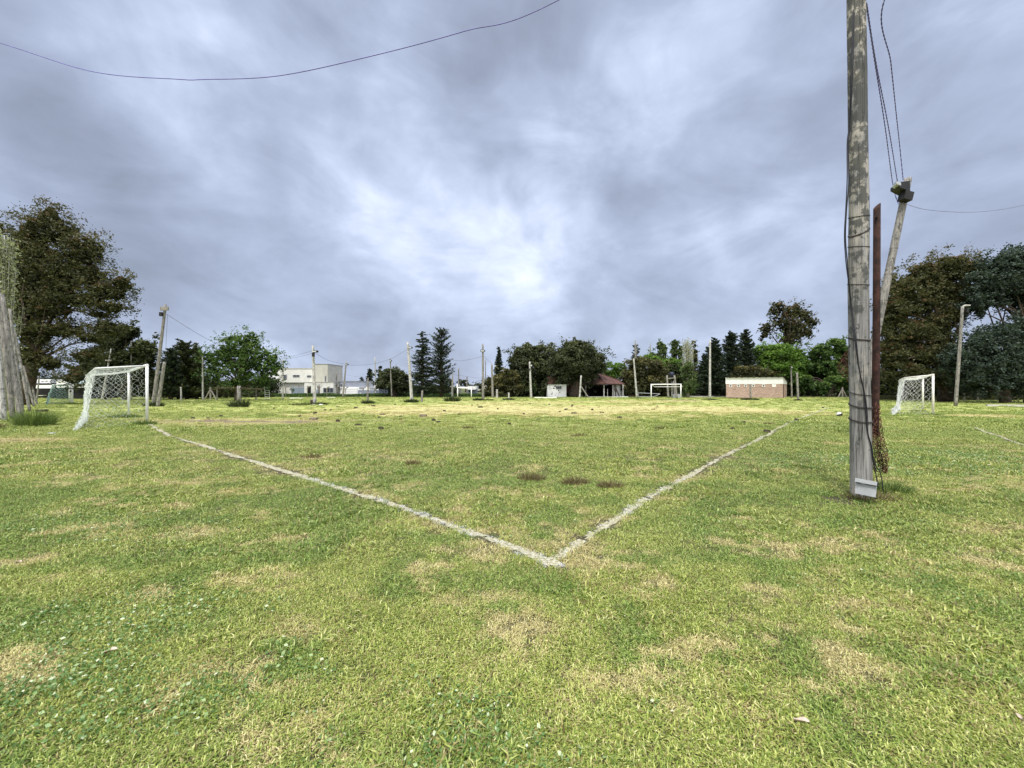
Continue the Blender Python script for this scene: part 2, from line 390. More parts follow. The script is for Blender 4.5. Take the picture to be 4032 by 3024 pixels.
# ------------------------------------------------------------------ the ground
LINE_A = [(0.40, 3.27), (-1.37, 4.83), (-3.72, 6.64), (-7.3, 9.4), (-10.97, 12.2), (-14.9, 15.8)]
LINE_B = [(0.28, 3.27), (1.85, 5.23), (4.66, 8.41), (7.05, 11.0), (11.45, 16.0), (24.0, 29.1)]
LINE_C = [(11.2, 7.9), (13.1, 9.75), (17.1, 14.2)]
def seg_dist(x, y, line):
    d = np.full(np.shape(x), 1e9)
    for (ax, ay), (bx, by) in zip(line[:-1], line[1:]):
        L = (bx - ax) ** 2 + (by - ay) ** 2
        t = np.clip(((x - ax) * (bx - ax) + (y - ay) * (by - ay)) / L, 0, 1)
        d = np.minimum(d, np.hypot(x - ax - t * (bx - ax), y - ay - t * (by - ay)))
    return d
def f_chalk(x, y):
    nz = fbm(x, y, .16, 50); wear = fbm(x, y, .9, 55)
    fade = sstep(3.0, 16, y)
    def one(l, w, keep):
        d = seg_dist(x, y, l) + (nz - .5) * .07
        return (1 - sstep(w * .55, w, d)) * keep * np.clip(1.25 - fade * .45 - np.clip(wear - .45, 0, 1) * 1.6, .1, 1)
    return np.clip(np.maximum(np.maximum(one(LINE_A, .070, .95), one(LINE_B, .062, .9)), one(LINE_C, .07, .7)), 0, 1)
def f_mud(x, y):
    n = fbm(x, y, .8, 20)
    m = .75 * (1 - sstep(.4, 1.25, ell(x, y, -11.9, 17.0, 4.6, .75, -.08) + (n - .5) * 1.3))
    m = np.maximum(m, .8 * (1 - sstep(.5, 1.1, ell(x, y, 20.0, 46.5, 3.2, 2.4) + (n - .5) * .8)))
    m = np.maximum(m, .9 * (1 - sstep(.5, 1.1, ell(x, y, 4.62, 5.12, .62, .30, .1) + (n - .5) * .9)))
    m = np.maximum(m, .45 * (1 - sstep(.5, 1.3, ell(x, y, -7, 17.5, 4, .8) + (n - .5) * 1.5)))
    m = np.maximum(m, .8 * (1 - sstep(.5, 1.1, ell(x, y, -20.3, 13.6, 1.3, 1.2) + (n - .5) * .8)))
    dl = np.minimum(seg_dist(x, y, LINE_A), seg_dist(x, y, LINE_B))           # scuffed soil beside the near lines
    m = np.maximum(m, .75 * (1 - sstep(.05, .30, dl)) * sstep(.42, .62, fbm(x, y, .35, 24)) * (1 - sstep(7, 12, y)))
    return m
def f_straw(x, y):
    n1 = fbm(x, y, 4.5, 30); n2 = fbm(x, y, 1.0, 33); n3 = fbm(x * .6 + y * .35, y - x * .3, .45, 37)
    s = .85 * (1 - sstep(.35, 1.3, ell(x, y, 1.5, 26.5, 21, 9.0, .05) + (n1 - .5) * 1.1 + (n2 - .5) * 1.1))
    s = np.maximum(s, .6 * (1 - sstep(.5, 1.2, ell(x, y, 10, 40, 22, 4.5, .1) + (n1 - .5) * 1.2)))
    s = np.maximum(s, .75 * (1 - sstep(.5, 1.2, ell(x, y, 24.5, 20.3, 3.4, 1.2) + (n2 - .5) * .9)))
    s = np.maximum(s, .9 * (1 - sstep(.4, 1.1, ell(x, y, -14.3, 10.9, 2.3, .9) + (n2 - .5) * .8)))
    s = np.maximum(s, .65 * (1 - sstep(.5, 1.1, ell(x, y, -12, 17.2, 7, 2.4) + (n2 - .5) * .9)))
    near = 1 - sstep(9, 17, y)
    n4 = fbm(x * .8 - y * .3, y * 1.6 + x * .4, .16, 41)
    s = np.maximum(s, near * .80 * sstep(.47, .70, n2) * sstep(.40, .58, n4) * (.4 + .6 * sstep(.35, .6, n3)))
    s = np.maximum(s, near * .75 * sstep(.54, .68, n3) * sstep(.40, .56, n4))
    s = np.maximum(s, near * .22)
    s = np.maximum(s, .28 * sstep(.45, .7, n1) * sstep(8, 16, y))
    dl = np.minimum(seg_dist(x, y, LINE_A), seg_dist(x, y, LINE_B))
    s = np.maximum(s, .62 * (1 - sstep(.08, .55, dl)) * sstep(.38, .58, n3) * (1 - sstep(9, 14, y)))
    return np.clip(s, 0, 1)
def f_lush(x, y): return (1 - .55 * sstep(5, 12, y)) * np.clip(sstep(.40 - .05 * (y < 4.5), .66, fbm(x, y, 2.2, 44)) * .85 + sstep(.50, .66, fbm(x, y, .42, 47)) * .9, 0, 1) * (1 - f_straw(x, y))

def ground_sheet():
    def axis(fine, mid, far, lo, hi):
        a = [np.arange(fine[0], fine[1], .12), np.arange(mid[0], fine[0], .3), np.arange(fine[1], mid[1], .3)]
        a += [np.array(far)]
        return np.unique(np.round(np.concatenate(a), 4))
    xs = axis((-7.5, 8.5), (-42, 48), [-3000, -1500, -600, -250, -120, -80, -60, -50, 55, 70, 90, 130, 260, 600, 1500, 3000], 0, 0)
    ys = axis((-.5, 9), (-4, 62), [-3000, -1000, -300, -80, -30, -10, 64, 68, 74, 82, 95, 120, 180, 300, 600, 1500, 4000], 0, 0)
    X, Y = np.meshgrid(xs, ys); Z = gheight(X, Y)
    v = np.stack([X, Y, Z], -1).reshape(-1, 3); nx, ny = len(xs), len(ys)
    i = np.arange(nx * ny).reshape(ny, nx)
    f = np.stack([i[:-1, :-1], i[:-1, 1:], i[1:, 1:], i[1:, :-1]], -1).reshape(-1, 4)
    g = G(); g.v = [v]; g.f = [f]; g.n = len(v); g.t = [np.full(len(v), .5)]
    me = g.mesh('ground', True)
    x, y = v[:, 0], v[:, 1]
    for nm, fn in (('straw', f_straw), ('mud', f_mud), ('lush', f_lush)):
        a = me.attributes.new(nm, 'FLOAT', 'POINT'); a.data.foreach_set('value', fn(x, y).astype(np.float32))
    m, nt, p = material('turf_ground', .95)
    pos = nt.new('ShaderNodeTexCoord').outputs['Object']
    def A(n):
        q = nt.new('ShaderNodeAttribute'); q.attribute_name = n; return q.outputs['Fac']
    n1 = nt.noise(nt.mapping(pos, scale=(1, 1.7, 1)), 2.6, 8, .72).outputs[0]; n2 = nt.noise(pos, 16, 7, .75).outputs[0]; n3 = nt.noise(pos, .5, 5, .6).outputs[0]
    n4 = nt.noise(nt.mapping(pos, scale=(1.2, 3.2, 1)), 1.6, 6, .7).outputs[0]
    green = nt.ramp(nt.math('ADD', nt.math('MULTIPLY', n1, .5), nt.math('MULTIPLY', n2, .5)), [(.30, (.08, .105, .025)), (.43, (.22, .265, .065)), (.54, (.39, .42, .125)), (.70, (.56, .56, .23))])
    green = nt.mix(nt.mapr(n3, .3, .7, 0, .45), green, (.42, .43, .14))
    straw = nt.ramp(nt.math('ADD', nt.math('MULTIPLY', n4, .5), nt.math('MULTIPLY', n2, .5)), [(.28, (.22, .20, .08)), (.42, (.40, .36, .15)), (.56, (.54, .485, .23)), (.75, (.66, .60, .33))])
    mud = nt.ramp(n2, [(.2, (.10, .075, .045)), (.5, (.22, .17, .115)), (.8, (.36, .30, .21))])
    sf = nt.mapr(nt.math('ADD', A('straw'), nt.math('MULTIPLY', nt.math('SUBTRACT', n1, .5), .7)), .25, .75)
    c = nt.mix(nt.math('MULTIPLY', sf, .80), green, straw)
    mf = nt.mapr(nt.math('ADD', A('mud'), nt.math('MULTIPLY', nt.math('SUBTRACT', n1, .5), .5)), .3, .7)
    c = nt.mix(mf, c, mud)
    # close by, the thatch colour is darkened to stand for shade between the blades
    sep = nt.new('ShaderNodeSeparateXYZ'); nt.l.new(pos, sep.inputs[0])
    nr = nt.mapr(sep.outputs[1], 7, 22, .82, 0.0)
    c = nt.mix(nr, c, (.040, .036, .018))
    # beyond the field the ground turns to a darker mottled green-brown
    wd = nt.mapr(nt.math('ADD', sep.outputs[1], nt.math('MULTIPLY', n3, 3)), 58.5, 60.5, 0, 1)
    c = nt.mix(wd, c, nt.mix(n1, (.045, .060, .018), (.12, .13, .05)))
    nt.l.new(c, p.inputs['Base Color'])
    b = nt.new('ShaderNodeBump'); b.inputs['Strength'].default_value = .9; b.inputs['Distance'].default_value = .05
    nt.l.new(nt.math('ADD', n2, nt.math('MULTIPLY', n1, 1.5)), b.inputs['Height']); nt.l.new(b.outputs[0], p.inputs['Normal'])
    me.materials.append(m)
    o = bpy.data.objects.new('ground', me); C.objects.link(o); kind(o, 'structure')
ground_sheet()

def chalk_line(line, w, seed, name):
    """worn lime on the soil: a thin sheet with a ragged outline, broken where it has washed away"""
    r = np.random.default_rng(seed); g = G(); pts = [np.array(p, float) for p in line]
    P = []
    for a, b in zip(pts[:-1], pts[1:]):
        n = max(2, int(np.linalg.norm(b - a) / .035)); P += [a + (b - a) * t for t in np.linspace(0, 1, n, endpoint=False)]
    P.append(pts[-1]); P = np.array(P); t = np.gradient(P, axis=0); t /= np.linalg.norm(t, axis=1)[:, None]; nrm = np.stack([-t[:, 1], t[:, 0]], 1)
    K = 13; us = np.linspace(-1, 1, K)
    jit = (r.random((len(P), K)) - .5) * .05
    W = w * (.75 + .5 * vnoise(P[:, 0], P[:, 1], .5, 60))[:, None] * us[None, :] + jit * .25
    XY = P[:, None, :] + nrm[:, None, :] * W[..., None]
    Z = gheight(XY[..., 0], XY[..., 1]) + .006 + .012 * sstep(6, 12, XY[..., 1])
    V = np.concatenate([XY, Z[..., None]], -1).reshape(-1, 3)
    keepn = .55 * fbm(XY[..., 0], XY[..., 1], .07, 62) + .45 * fbm(XY[..., 0], XY[..., 1], .6, 66); wear = sstep(4, 20, XY[..., 1])
    f = []
    for i in range(len(P) - 1):
        for j in range(K - 1):
            edge = abs(us[j] + us[j + 1]) / 2
            if keepn[i, j] > .385 - .05 * wear[i, j] + .20 * edge ** 2: f.append((i * K + j, (i + 1) * K + j, (i + 1) * K + j + 1, i * K + j + 1))
    g.add(V, f)
    kind(g.ob(name, M['chalk']), 'structure')
m, nt, p = material('chalk', .95)
pos = nt.new('ShaderNodeTexCoord').outputs['Object']
n = nt.noise(pos, 28, 7, .8).outputs[0]
nt.l.new(nt.ramp(n, [(.38, (.13, .115, .05)), (.50, (.32, .30, .20)), (.62, (.52, .50, .42)), (.8, (.66, .65, .60))]), p.inputs['Base Color'])
M['chalk'] = m
chalk_line(LINE_A, .070, 1, 'pitch_line'); chalk_line(LINE_B, .066, 2, 'pitch_line'); chalk_line(LINE_C, .05, 3, 'pitch_line')

# ------------------------------------------------------------------ grass
def blade_mat():
    m, nt, p = material('grass_blades', .42)
    def A(n, inst=True):
        q = nt.new('ShaderNodeAttribute'); q.attribute_name = n
        if inst: q.attribute_type = 'INSTANCER'
        return q.outputs['Fac']
    t = A('tint', False); rnd = nt.new('ShaderNodeObjectInfo').outputs['Random']
    t2 = nt.math('ADD', nt.math('MULTIPLY', t, .72), nt.math('MULTIPLY', rnd, .28))
    green = nt.ramp(t2, [(0, (.040, .066, .012)), (.22, (.135, .195, .030)), (.5, (.300, .370, .068)), (.78, (.52, .54, .155)), (1, (.80, .74, .42))])
    lush = nt.ramp(t2, [(0, (.025, .055, .010)), (.4, (.085, .170, .026)), (.75, (.21, .34, .055)), (1, (.44, .54, .16))])
    straw = nt.ramp(t2, [(0, (.17, .14, .05)), (.35, (.46, .40, .165)), (.7, (.72, .64, .32)), (1, (.86, .79, .50))])
    c = nt.mix(nt.math('MULTIPLY', A('lush'), .85), green, lush)
    sf = nt.math('GREATER_THAN', nt.math('ADD', A('straw'), nt.math('MULTIPLY', nt.math('SUBTRACT', t, .5), -.55)), nt.math('ADD', .25, nt.math('MULTIPLY', rnd, .5)))
    c = nt.mix(sf, c, straw)
    ch = nt.math('GREATER_THAN', nt.math('ADD', A('chalk'), nt.math('MULTIPLY', t, .5)), .80)
    c = nt.mix(ch, c, nt.mix(t, (.58, .58, .54), (.82, .82, .80)))
    nt.l.new(c, p.inputs['Base Color']); p.inputs['Specular IOR Level'].default_value = .5
    tr = nt.new('ShaderNodeBsdfTranslucent'); nt.l.new(c, tr.inputs[0])
    ms = nt.new('ShaderNodeMixShader'); ms.inputs[0].default_value = .28
    nt.l.new(p.outputs[0], ms.inputs[1]); nt.l.new(tr.outputs[0], ms.inputs[2]); nt.l.new(ms.outputs[0], nt.n['Material Output'].inputs[0])
    return m
M['blade'] = blade_mat()

def tuft(r, nb, R, L, w, flat, comb=0.0):
    """nb mown blades on a disc of radius R; 5 vertices each"""
    a = r.random(nb) * 2 * np.pi; rad = R * np.sqrt(r.random(nb)); b = np.stack([rad * np.cos(a), rad * np.sin(a), np.full(nb, -.006)], 1)
    az = r.random(nb) * 2 * np.pi; d = np.stack([np.cos(az), np.sin(az), np.zeros(nb)], 1)
    if comb: d = d + np.array([comb, comb * .3, 0]); d /= np.linalg.norm(d, axis=1)[:, None]
    side = np.stack([-d[:, 1], d[:, 0], np.zeros(nb)], 1)
    l = L * (.45 + .9 * r.random(nb) ** 1.5); lean = flat * (.35 + .9 * r.random(nb)); ww = (w * (.6 + .8 * r.random(nb)))[:, None]
    zc = np.sqrt(np.clip(1 - (lean * .75) ** 2, .03, 1))
    mid = b + d * (l * lean * .38)[:, None] + np.array([0, 0, 1]) * (l * .52 * zc)[:, None]
    tip = b + d * (l * lean * 1.05)[:, None] + np.array([0, 0, 1]) * (l * .80 * zc * (1 - .35 * lean))[:, None]
    v = np.stack([b - side * ww * .4, b + side * ww * .4, mid - side * ww * .5, mid + side * ww * .5, tip], 1).reshape(-1, 3)
    g = G(); g.v = [v]; g.n = len(v); i = np.arange(nb) * 5
    g.f = [np.stack([i, i + 1, i + 3, i + 2], 1)] + [(int(k) + 2, int(k) + 3, int(k) + 4) for k in i]
    g.t = [np.repeat(r.random(nb), 5)]
    return g

def scatter(name, pts, rot, scl, idx, protos, attrs, label=None):
    col = bpy.data.collections.new(name + '_kinds')               # holds the sample tufts; not part of the scene itself
    for i, (g, mat) in enumerate(protos):
        me = g.mesh('%s_blade_%02d' % (name, i)); me.materials.append(mat)
        col.objects.link(bpy.data.objects.new('%s_%02d' % (name, i), me))
    me = bpy.data.meshes.new(name); me.vertices.add(len(pts)); me.vertices.foreach_set('co', pts.astype(np.float32).ravel())
    a = me.attributes.new('rot', 'FLOAT_VECTOR', 'POINT'); a.data.foreach_set('vector', rot.astype(np.float32).ravel())
    a = me.attributes.new('scl', 'FLOAT', 'POINT'); a.data.foreach_set('value', scl.astype(np.float32))
    a = me.attributes.new('idx', 'INT', 'POINT'); a.data.foreach_set('value', idx.astype(np.int32))
    for k, v in attrs.items():
        a = me.attributes.new(k, 'FLOAT', 'POINT'); a.data.foreach_set('value', v.astype(np.float32))
    o = bpy.data.objects.new(name, me); C.objects.link(o); kind(o, 'stuff')
    ng = bpy.data.node_groups.new(name + '_scatter', 'GeometryNodeTree')
    ng.interface.new_socket('Geometry', in_out='INPUT', socket_type='NodeSocketGeometry'); ng.interface.new_socket('Geometry', in_out='OUTPUT', socket_type='NodeSocketGeometry')
    N, L = ng.nodes, ng.links
    gi, go = N.new('NodeGroupInput'), N.new('NodeGroupOutput'); ip = N.new('GeometryNodeInstanceOnPoints'); ci = N.new('GeometryNodeCollectionInfo')
    ci.inputs[0].default_value = col; ci.inputs['Separate Children'].default_value = True; ci.inputs['Reset Children'].default_value = True
    def na(n, t):
        q = N.new('GeometryNodeInputNamedAttribute'); q.data_type = t; q.inputs[0].default_value = n
        return next(s for s in q.outputs if s.enabled and s.name == 'Attribute')
    er = N.new('FunctionNodeEulerToRotation'); L.new(na('rot', 'FLOAT_VECTOR'), er.inputs[0])
    L.new(gi.outputs[0], ip.inputs['Points']); L.new(ci.outputs[0], ip.inputs['Instance']); ip.inputs['Pick Instance'].default_value = True
    L.new(na('idx', 'INT'), ip.inputs['Instance Index']); L.new(er.outputs[0], ip.inputs['Rotation']); L.new(na('scl', 'FLOAT'), ip.inputs['Scale'])
    L.new(ip.outputs[0], go.inputs[0])
    md = o.modifiers.new('scatter', 'NODES'); md.node_group = ng
    return o

def grass():
    r = np.random.default_rng(11)
    protos = []
    for i in range(7): protos.append((tuft(r, 34, .055, .034, .0052, 1.0, .25 * (i % 3)), M['blade']))     # 0-6 short, close by
    for i in range(3): protos.append((tuft(r, 22, .045, .062, .0066, .85), M['blade']))                     # 7-9 longer clumps
    for i in range(5): protos.append((tuft(r, 60, .14, .044, .0095, .9), M['blade']))                      # 10-14 middle distance
    for i in range(3): protos.append((tuft(r, 60, .10, .070, .0105, .7), M['blade']))                      # 15-17 middle clumps
    for i in range(4): protos.append((tuft(r, 80, .36, .070, .0200, .70), M['blade']))                      # 18-21 far
    for i in range(2): protos.append((tuft(r, 50, .20, .13, .0180, .5), M['blade']))                        # 22-23 far clumps
    XY = []; ID = []; SC = []
    def zone(y0, y1, dens, ids, clump_ids, clump_frac, spread=1.42, pad=1.0, smin=.8, smax=1.25):
        area = 2 * (spread * (y1 + y0) / 2 + pad) * (y1 - y0); n = int(area * dens)
        y = y0 + (y1 - y0) * r.random(n); hw = spread * y1 + pad
        x = (r.random(int(n * 1.0)) * 2 - 1) * hw
        ok = np.abs(x) < spread * y + pad; x, y = x[ok], y[ok]
        keep = r.random(len(x)) > .80 * f_mud(x, y) + .25 * f_straw(x, y) * (y > 10)
        keep &= r.random(len(x)) > .16 * sstep(.5, .62, fbm(x, y, .3, 77))
        dl = np.minimum(np.minimum(seg_dist(x, y, LINE_A), seg_dist(x, y, LINE_B)), seg_dist(x, y, LINE_C))      # the lines are trodden bare
        keep &= (dl > .04 + .08 * (y > 6.5) + .12 * (y > 24)) | (r.random(len(x)) < np.where(y > 6.5, .12, .65))
        x, y = x[keep], y[keep]
        cl = (r.random(len(x)) < clump_frac * 2 * sstep(.42, .68, fbm(x, y, .7, 70)))
        i = np.where(cl, r.choice(clump_ids, len(x)), r.choice(ids, len(x)))
        XY.append(np.stack([x, y], 1)); ID.append(i)
        SC.append((smin + (smax - smin) * r.random(len(x))) * (.75 + .5 * fbm(x, y, 1.3, 72)))
    zone(1.0, 3.4, 2100, range(7), (7, 8, 9), .13)
    zone(3.4, 6.5, 900, range(7), (7, 8, 9), .16, smin=1.0, smax=1.4)
    zone(6.5, 13, 170, range(10, 15), (15, 16, 17), .20)
    zone(13, 24, 34, range(10, 15), (15, 16, 17), .35, smin=1.2, smax=1.7)
    zone(24, 60, 4.2, range(18, 22), (22, 23), .40, 1.40, 2)
    xy = np.concatenate(XY); idx = np.concatenate(ID); sc = np.concatenate(SC)
    x, y = xy[:, 0], xy[:, 1]; n = len(x)
    rot = np.stack([r.normal(0, .06, n), r.normal(0, .06, n), r.random(n) * 6.283], 1)
    pts = np.stack([x, y, gheight(x, y)], 1)
    chalk = f_chalk(x, y); sc = sc * (1 - .35 * (chalk > .4)) * (1 - .3 * f_straw(x, y))
    scatter('grass', pts, rot, sc, idx, protos, {'straw': f_straw(x, y), 'lush': f_lush(x, y), 'chalk': chalk})
grass()

def clover():
    """small pale-leaved weeds growing through the turf"""
    r = np.random.default_rng(5); protos = []
    for k in range(4):
        g = G(); n = 12 + 3 * k
        c = np.stack([r.normal(0, .05, n), r.normal(0, .05, n), .008 + .022 * r.random(n)], 1)
        g.cards(c, .0085, r, ratio=.55, flat=.6); protos.append((g, M['weed']))
    xs = []; 
    def patch(cx, cy, rx, ry, n, rot=0.0):
        a = r.random(n) * 6.283; q = np.sqrt(r.random(n)); u = rx * q * np.cos(a); v = ry * q * np.sin(a)
        c_, s_ = math.cos(rot), math.sin(rot); xs.append(np.stack([cx + u * c_ - v * s_, cy + u * s_ + v * c_], 1))
    patch(-2.4, 2.4, .9, .5, 260); patch(-1.9, 1.75, .7, .3, 170); patch(-.2, 1.55, .5, .15, 50); patch(-1.55, 2.05, .6, .25, 40); patch(-1.0, 1.60, .12, .07, 14); patch(-.55, 1.75, .5, .22, 90)
    patch(9.0, 7.9, 2.3, 1.3, 420, .3); patch(6.2, 7.6, 1.6, 1.2, 240, .3); patch(11.5, 5.7, 2.2, 1.2, 160); patch(-4.6, 4.0, 1.6, .7, 190)
    patch(3.6, 2.6, 1.5, .8, 40); patch(0, 3.5, 4, 2, 90); patch(6.6, 4.3, 1.6, .7, 120)
    xy = np.concatenate(xs); xy = xy[fbm(xy[:, 0], xy[:, 1], .35, 90) > .44]; n = len(xy)
    sc = (.8 + .7 * r.random(n)) * (1 + .5 * sstep(4, 8, xy[:, 1]))
    pts = np.stack([xy[:, 0], xy[:, 1], gheight(xy[:, 0], xy[:, 1])], 1)
    scatter('weeds', pts, np.stack([np.zeros(n), np.zeros(n), r.random(n) * 6.28], 1), sc, r.integers(0, 4, n), protos, {})
M['weed'] = foliage('pale_weed_leaves', [(0, (.08, .17, .045)), (.6, (.17, .28, .09)), (.9, (.32, .42, .19)), (1, (.62, .66, .48))], .25, .4)
clover()
#PART2
# ------------------------------------------------------------------ poles and wires
def bent(p0, p1, n=10, bow=(0, 0)):
    p0, p1 = np.array(p0, float), np.array(p1, float); t = np.linspace(0, 1, n)[:, None]
    w = np.sin(t * np.pi)
    return p0 + (p1 - p0) * t + w * np.array([bow[0], bow[1], 0])
def pole(label, base, top, r0, r1, Y=None, mat='pole_far', group=None, name='wooden_pole', lamp=None, rings=0, bow=(0, 0), cat='pole', lean_y=0, boxes=(), grass_=0, Ytop=None):
    """base, top: where the photograph shows them; r0, r1: radii in metres"""
    Y = Y or depth(base[1]); X = (base[0] - CX) * Y / F; ct = Y / math.hypot(X, Y); r0, r1 = r0 * ct, r1 * ct      # off to the side the lens widens things
    t = thing(name, label, cat, (X, Y, 0), group)
    tp = at(top[0], top[1], Ytop or (Y + lean_y))
    P = bent((X, Y, -.05), tp, 14, bow)
    g = G().tube(P, [r0, r1], 10 if Y < 40 else 7, rough=.10); g.ob('shaft', M[mat], t, True)
    for k in range(rings):
        q = (k + .8) / (rings + 1) * .8 + .05; c = np.array([np.interp(q, np.linspace(0, 1, 14), P[:, i]) for i in range(3)]); rr = (r0 + (r1 - r0) * q) + .004
        th = np.linspace(0, 2 * np.pi, 15); ring = np.stack([c[0] + rr * np.cos(th), c[1] + rr * np.sin(th), c[2] + .02 * np.sin(th)], 1)
        G().tube(ring, .006, 4, False).ob('wire_band', M['tie'], t)
    if lamp:
        (dx, dz, w, h, kind_) = lamp; c = np.array(tp) + np.array([dx, -.12, dz])
        if kind_ == 'flood':
            from mathutils import Euler
            fl = G().prism([(c[0] - w * .3, c[1] - .16), (c[0] + w * .5, c[1] - .16), (c[0] + w * .5, c[1] + .12), (c[0] - w * .5, c[1] + .12)], c[2] - h, [c[2] + h * .2, c[2], c[2] + h * .1, c[2] + h * .3]).ob('floodlight', M['box_dark'], t)
            e = G().box((c[0], c[1] - .17, c[2] - h * .5), (w * .7, .02, h * .7)).ob('lamp_glass', M['lampglass'], fl)
        elif kind_ == 'board':
            G().box((c[0], c[1] + .02, c[2]), (w, .1, h)).ob('cross_board', M['timber'], t)
        elif kind_ == 'arm':
            fl = G().tube([(tp[0], tp[1], tp[2]), (tp[0] + w * .3, tp[1] - .05, tp[2] + .06), (tp[0] + w, tp[1] - .1, tp[2] + .05)], [.05, .07, .05], 6).ob('lamp_arm', M['concrete'], t)
    for (dx, dz, w, h) in boxes:
        G().box((tp[0] + dx, tp[1] - .16, tp[2] + dz), (w, .16, h)).ob('junction_box', M['box_dark'], t)
    return t, P

def tussock(label, x, y, w, h, n, mat='f_tuss', group=None, name='grass_tussock', squash=.45, lean=.5):
    r = np.random.default_rng(int(abs(x * 131 + y * 977) * 10) % 99991)
    a = r.random(n) * 6.283; q = np.sqrt(r.random(n)); b = np.stack([x + w * q * np.cos(a), y + w * squash * q * np.sin(a), np.full(n, -.01)], 1)
    b[:, 2] += gheight(x, y)
    out = (b - np.array([x, y, 0])); out[:, 2] = 0
    l = h * (.5 + .7 * r.random(n)) * (1.15 - .5 * q)
    d = out / w * lean + r.normal(0, .28, (n, 3)); d[:, 2] = 1; d /= np.linalg.norm(d, axis=1)[:, None]
    side = np.cross(d, r.normal(size=(n, 3))); side /= np.linalg.norm(side, axis=1)[:, None]
    bw = .0030 * max(1, y / 8)
    tip = b + d * l[:, None]; tip[:, :2] += out[:, :2] / w * (l * .35)[:, None]
    mid = b + d * (l * .55)[:, None]
    v = np.stack([b - side * bw, b + side * bw, mid + side * bw, mid - side * bw, tip], 1).reshape(-1, 3)
    g = G(); g.v = [v]; g.n = len(v); i = np.arange(n) * 5; g.f = [np.stack([i, i + 1, i + 2, i + 3], 1)] + [(int(k) + 3, int(k) + 2, int(k) + 4) for k in i]
    g.t = [np.repeat(np.clip(r.random(n) * .8 + .1 * r.random(), 0, 1), 5)]
    return tag(g.ob(name, M[mat]), label, 'grass tussock', group)

def wire(name, label, pts, rad, mat='wire', group=None, n=40, strands=1, cat='cable'):
    """a hanging wire through world points"""
    P = np.array(pts, float); s = np.concatenate([[0], np.cumsum(np.linalg.norm(np.diff(P, axis=0), axis=1))])
    u = np.linspace(0, s[-1], n)
    # smooth interpolation (Catmull-Rom)
    def cr(i, t):
        p0, p1, p2, p3 = P[max(i - 1, 0)], P[i], P[min(i + 1, len(P) - 1)], P[min(i + 2, len(P) - 1)]
        return .5 * ((2 * p1) + (-p0 + p2) * t + (2 * p0 - 5 * p1 + 4 * p2 - p3) * t * t + (-p0 + 3 * p1 - 3 * p2 + p3) * t ** 3)
    Q = []
    for a in u:
        i = min(int(np.searchsorted(s, a, 'right')) - 1, len(P) - 2); i = max(i, 0); Q.append(cr(i, (a - s[i]) / (s[i + 1] - s[i] + 1e-9)))
    Q = np.array(Q); g = G()
    if strands == 1: g.tube(Q, rad, 5, False)
    else:
        tw = np.linspace(0, s[-1] / .35 * 6.283, n)
        for k in range(2):
            R = Q + rad * 1.0 * np.stack([np.cos(tw + k * np.pi), np.sin(tw + k * np.pi), 0 * tw], 1); g.tube(R, rad, 5, False)
    return tag(g.ob(name, M[mat], None, True), label, cat, group)

# --- the big pole in the foreground
PY = 5.32
t = thing('wooden_pole', 'thick cracked grey wooden pole in the foreground beside the right chalk line', 'pole', (4.86, PY, 0))
PB = np.array([(3391, 1985), (3389, 1700), (3383, 1400), (3378, 1050), (3384, 900), (3378, 600), (3376, 300), (3371, 0)], float)
P = np.array([at(px, py, PY) for px, py in PB]); P = np.vstack([P, P[-1] + (P[-1] - P[-3]) * .75]); 
zz = np.linspace(P[0, 2], P[-1, 2], 60); P = np.stack([np.interp(zz, P[:, 2], P[:, 0]), np.full(60, PY), zz], 1)
P[:, 0] = np.convolve(np.pad(P[:, 0], 3, 'edge'), np.ones(7) / 7, 'valid')
G().tube(P, [.121, .114, .113, .106, .103, .099], 28, rough=.035).ob('shaft', M['pole'], t, True)
def band(px0, py0, px1, py1, rr, k=0):
    rr = rr * .745 + .001
    a, b = np.array(at(px0, py0, PY)), np.array(at(px1, py1, PY)); c = (a + b) / 2; c[0] = np.interp(c[2], P[:, 2], P[:, 0])
    th = np.linspace(0, 2 * np.pi, 33); sl = (b[2] - a[2]) / 2
    g = G()
    for q in range(1 + k): g.tube(np.stack([c[0] + rr * np.cos(th), PY + rr * np.sin(th), c[2] + sl * np.cos(th) + .012 * q + .03 * np.sin(th)], 1), .0052, 5, False)
    g.ob('wire_band', M['tie'], t)
for bnd in ((3345, 857, 3424, 850, .150), (3346, 935, 3425, 900, .150, 1), (3350, 972, 3428, 975, .152), (3350, 1120, 3430, 1122, .153), (3348, 1335, 3430, 1340, .157, 1), (3343, 1546, 3430, 1549, .162), (3343, 1598, 3430, 1600, .163, 1), (3345, 1655, 3430, 1655, .163, 1)):
    band(*bnd)
# twisted black cables that run down the pole
cab = [(3360, 40), (3352, 250), (3345, 480), (3336, 560), (3336, 700), (3330, 830), (3325, 930), (3331, 1030), (3342, 1120), (3350, 1210), (3365, 1330), (3380, 1440), (3398, 1530), (3408, 1610), (3414, 1690), (3428, 1750), (3436, 1810), (3448, 1860), (3456, 1915)]
for k, off in enumerate((0, 1)):
    pts = []
    for i, (px, py) in enumerate(cab):
        yd = PY - .128 if py > 1250 or py < 300 else PY - .03
        x, y, z = at(px + off * (3 + 2 * math.sin(i * 2.1)) + (off * 18 if py > 1840 else 0), py + off * (10 if py < 1900 else 28), yd); pts.append((x, y - .006 * off, z))
    wire('cable', ['black cable running down the thick foreground pole and ending behind the meter box', 'second black cable twisted down the thick pole and curving right to the ground'][k], pts, .0065, 'cable', 'black cables on the foreground pole', 120)
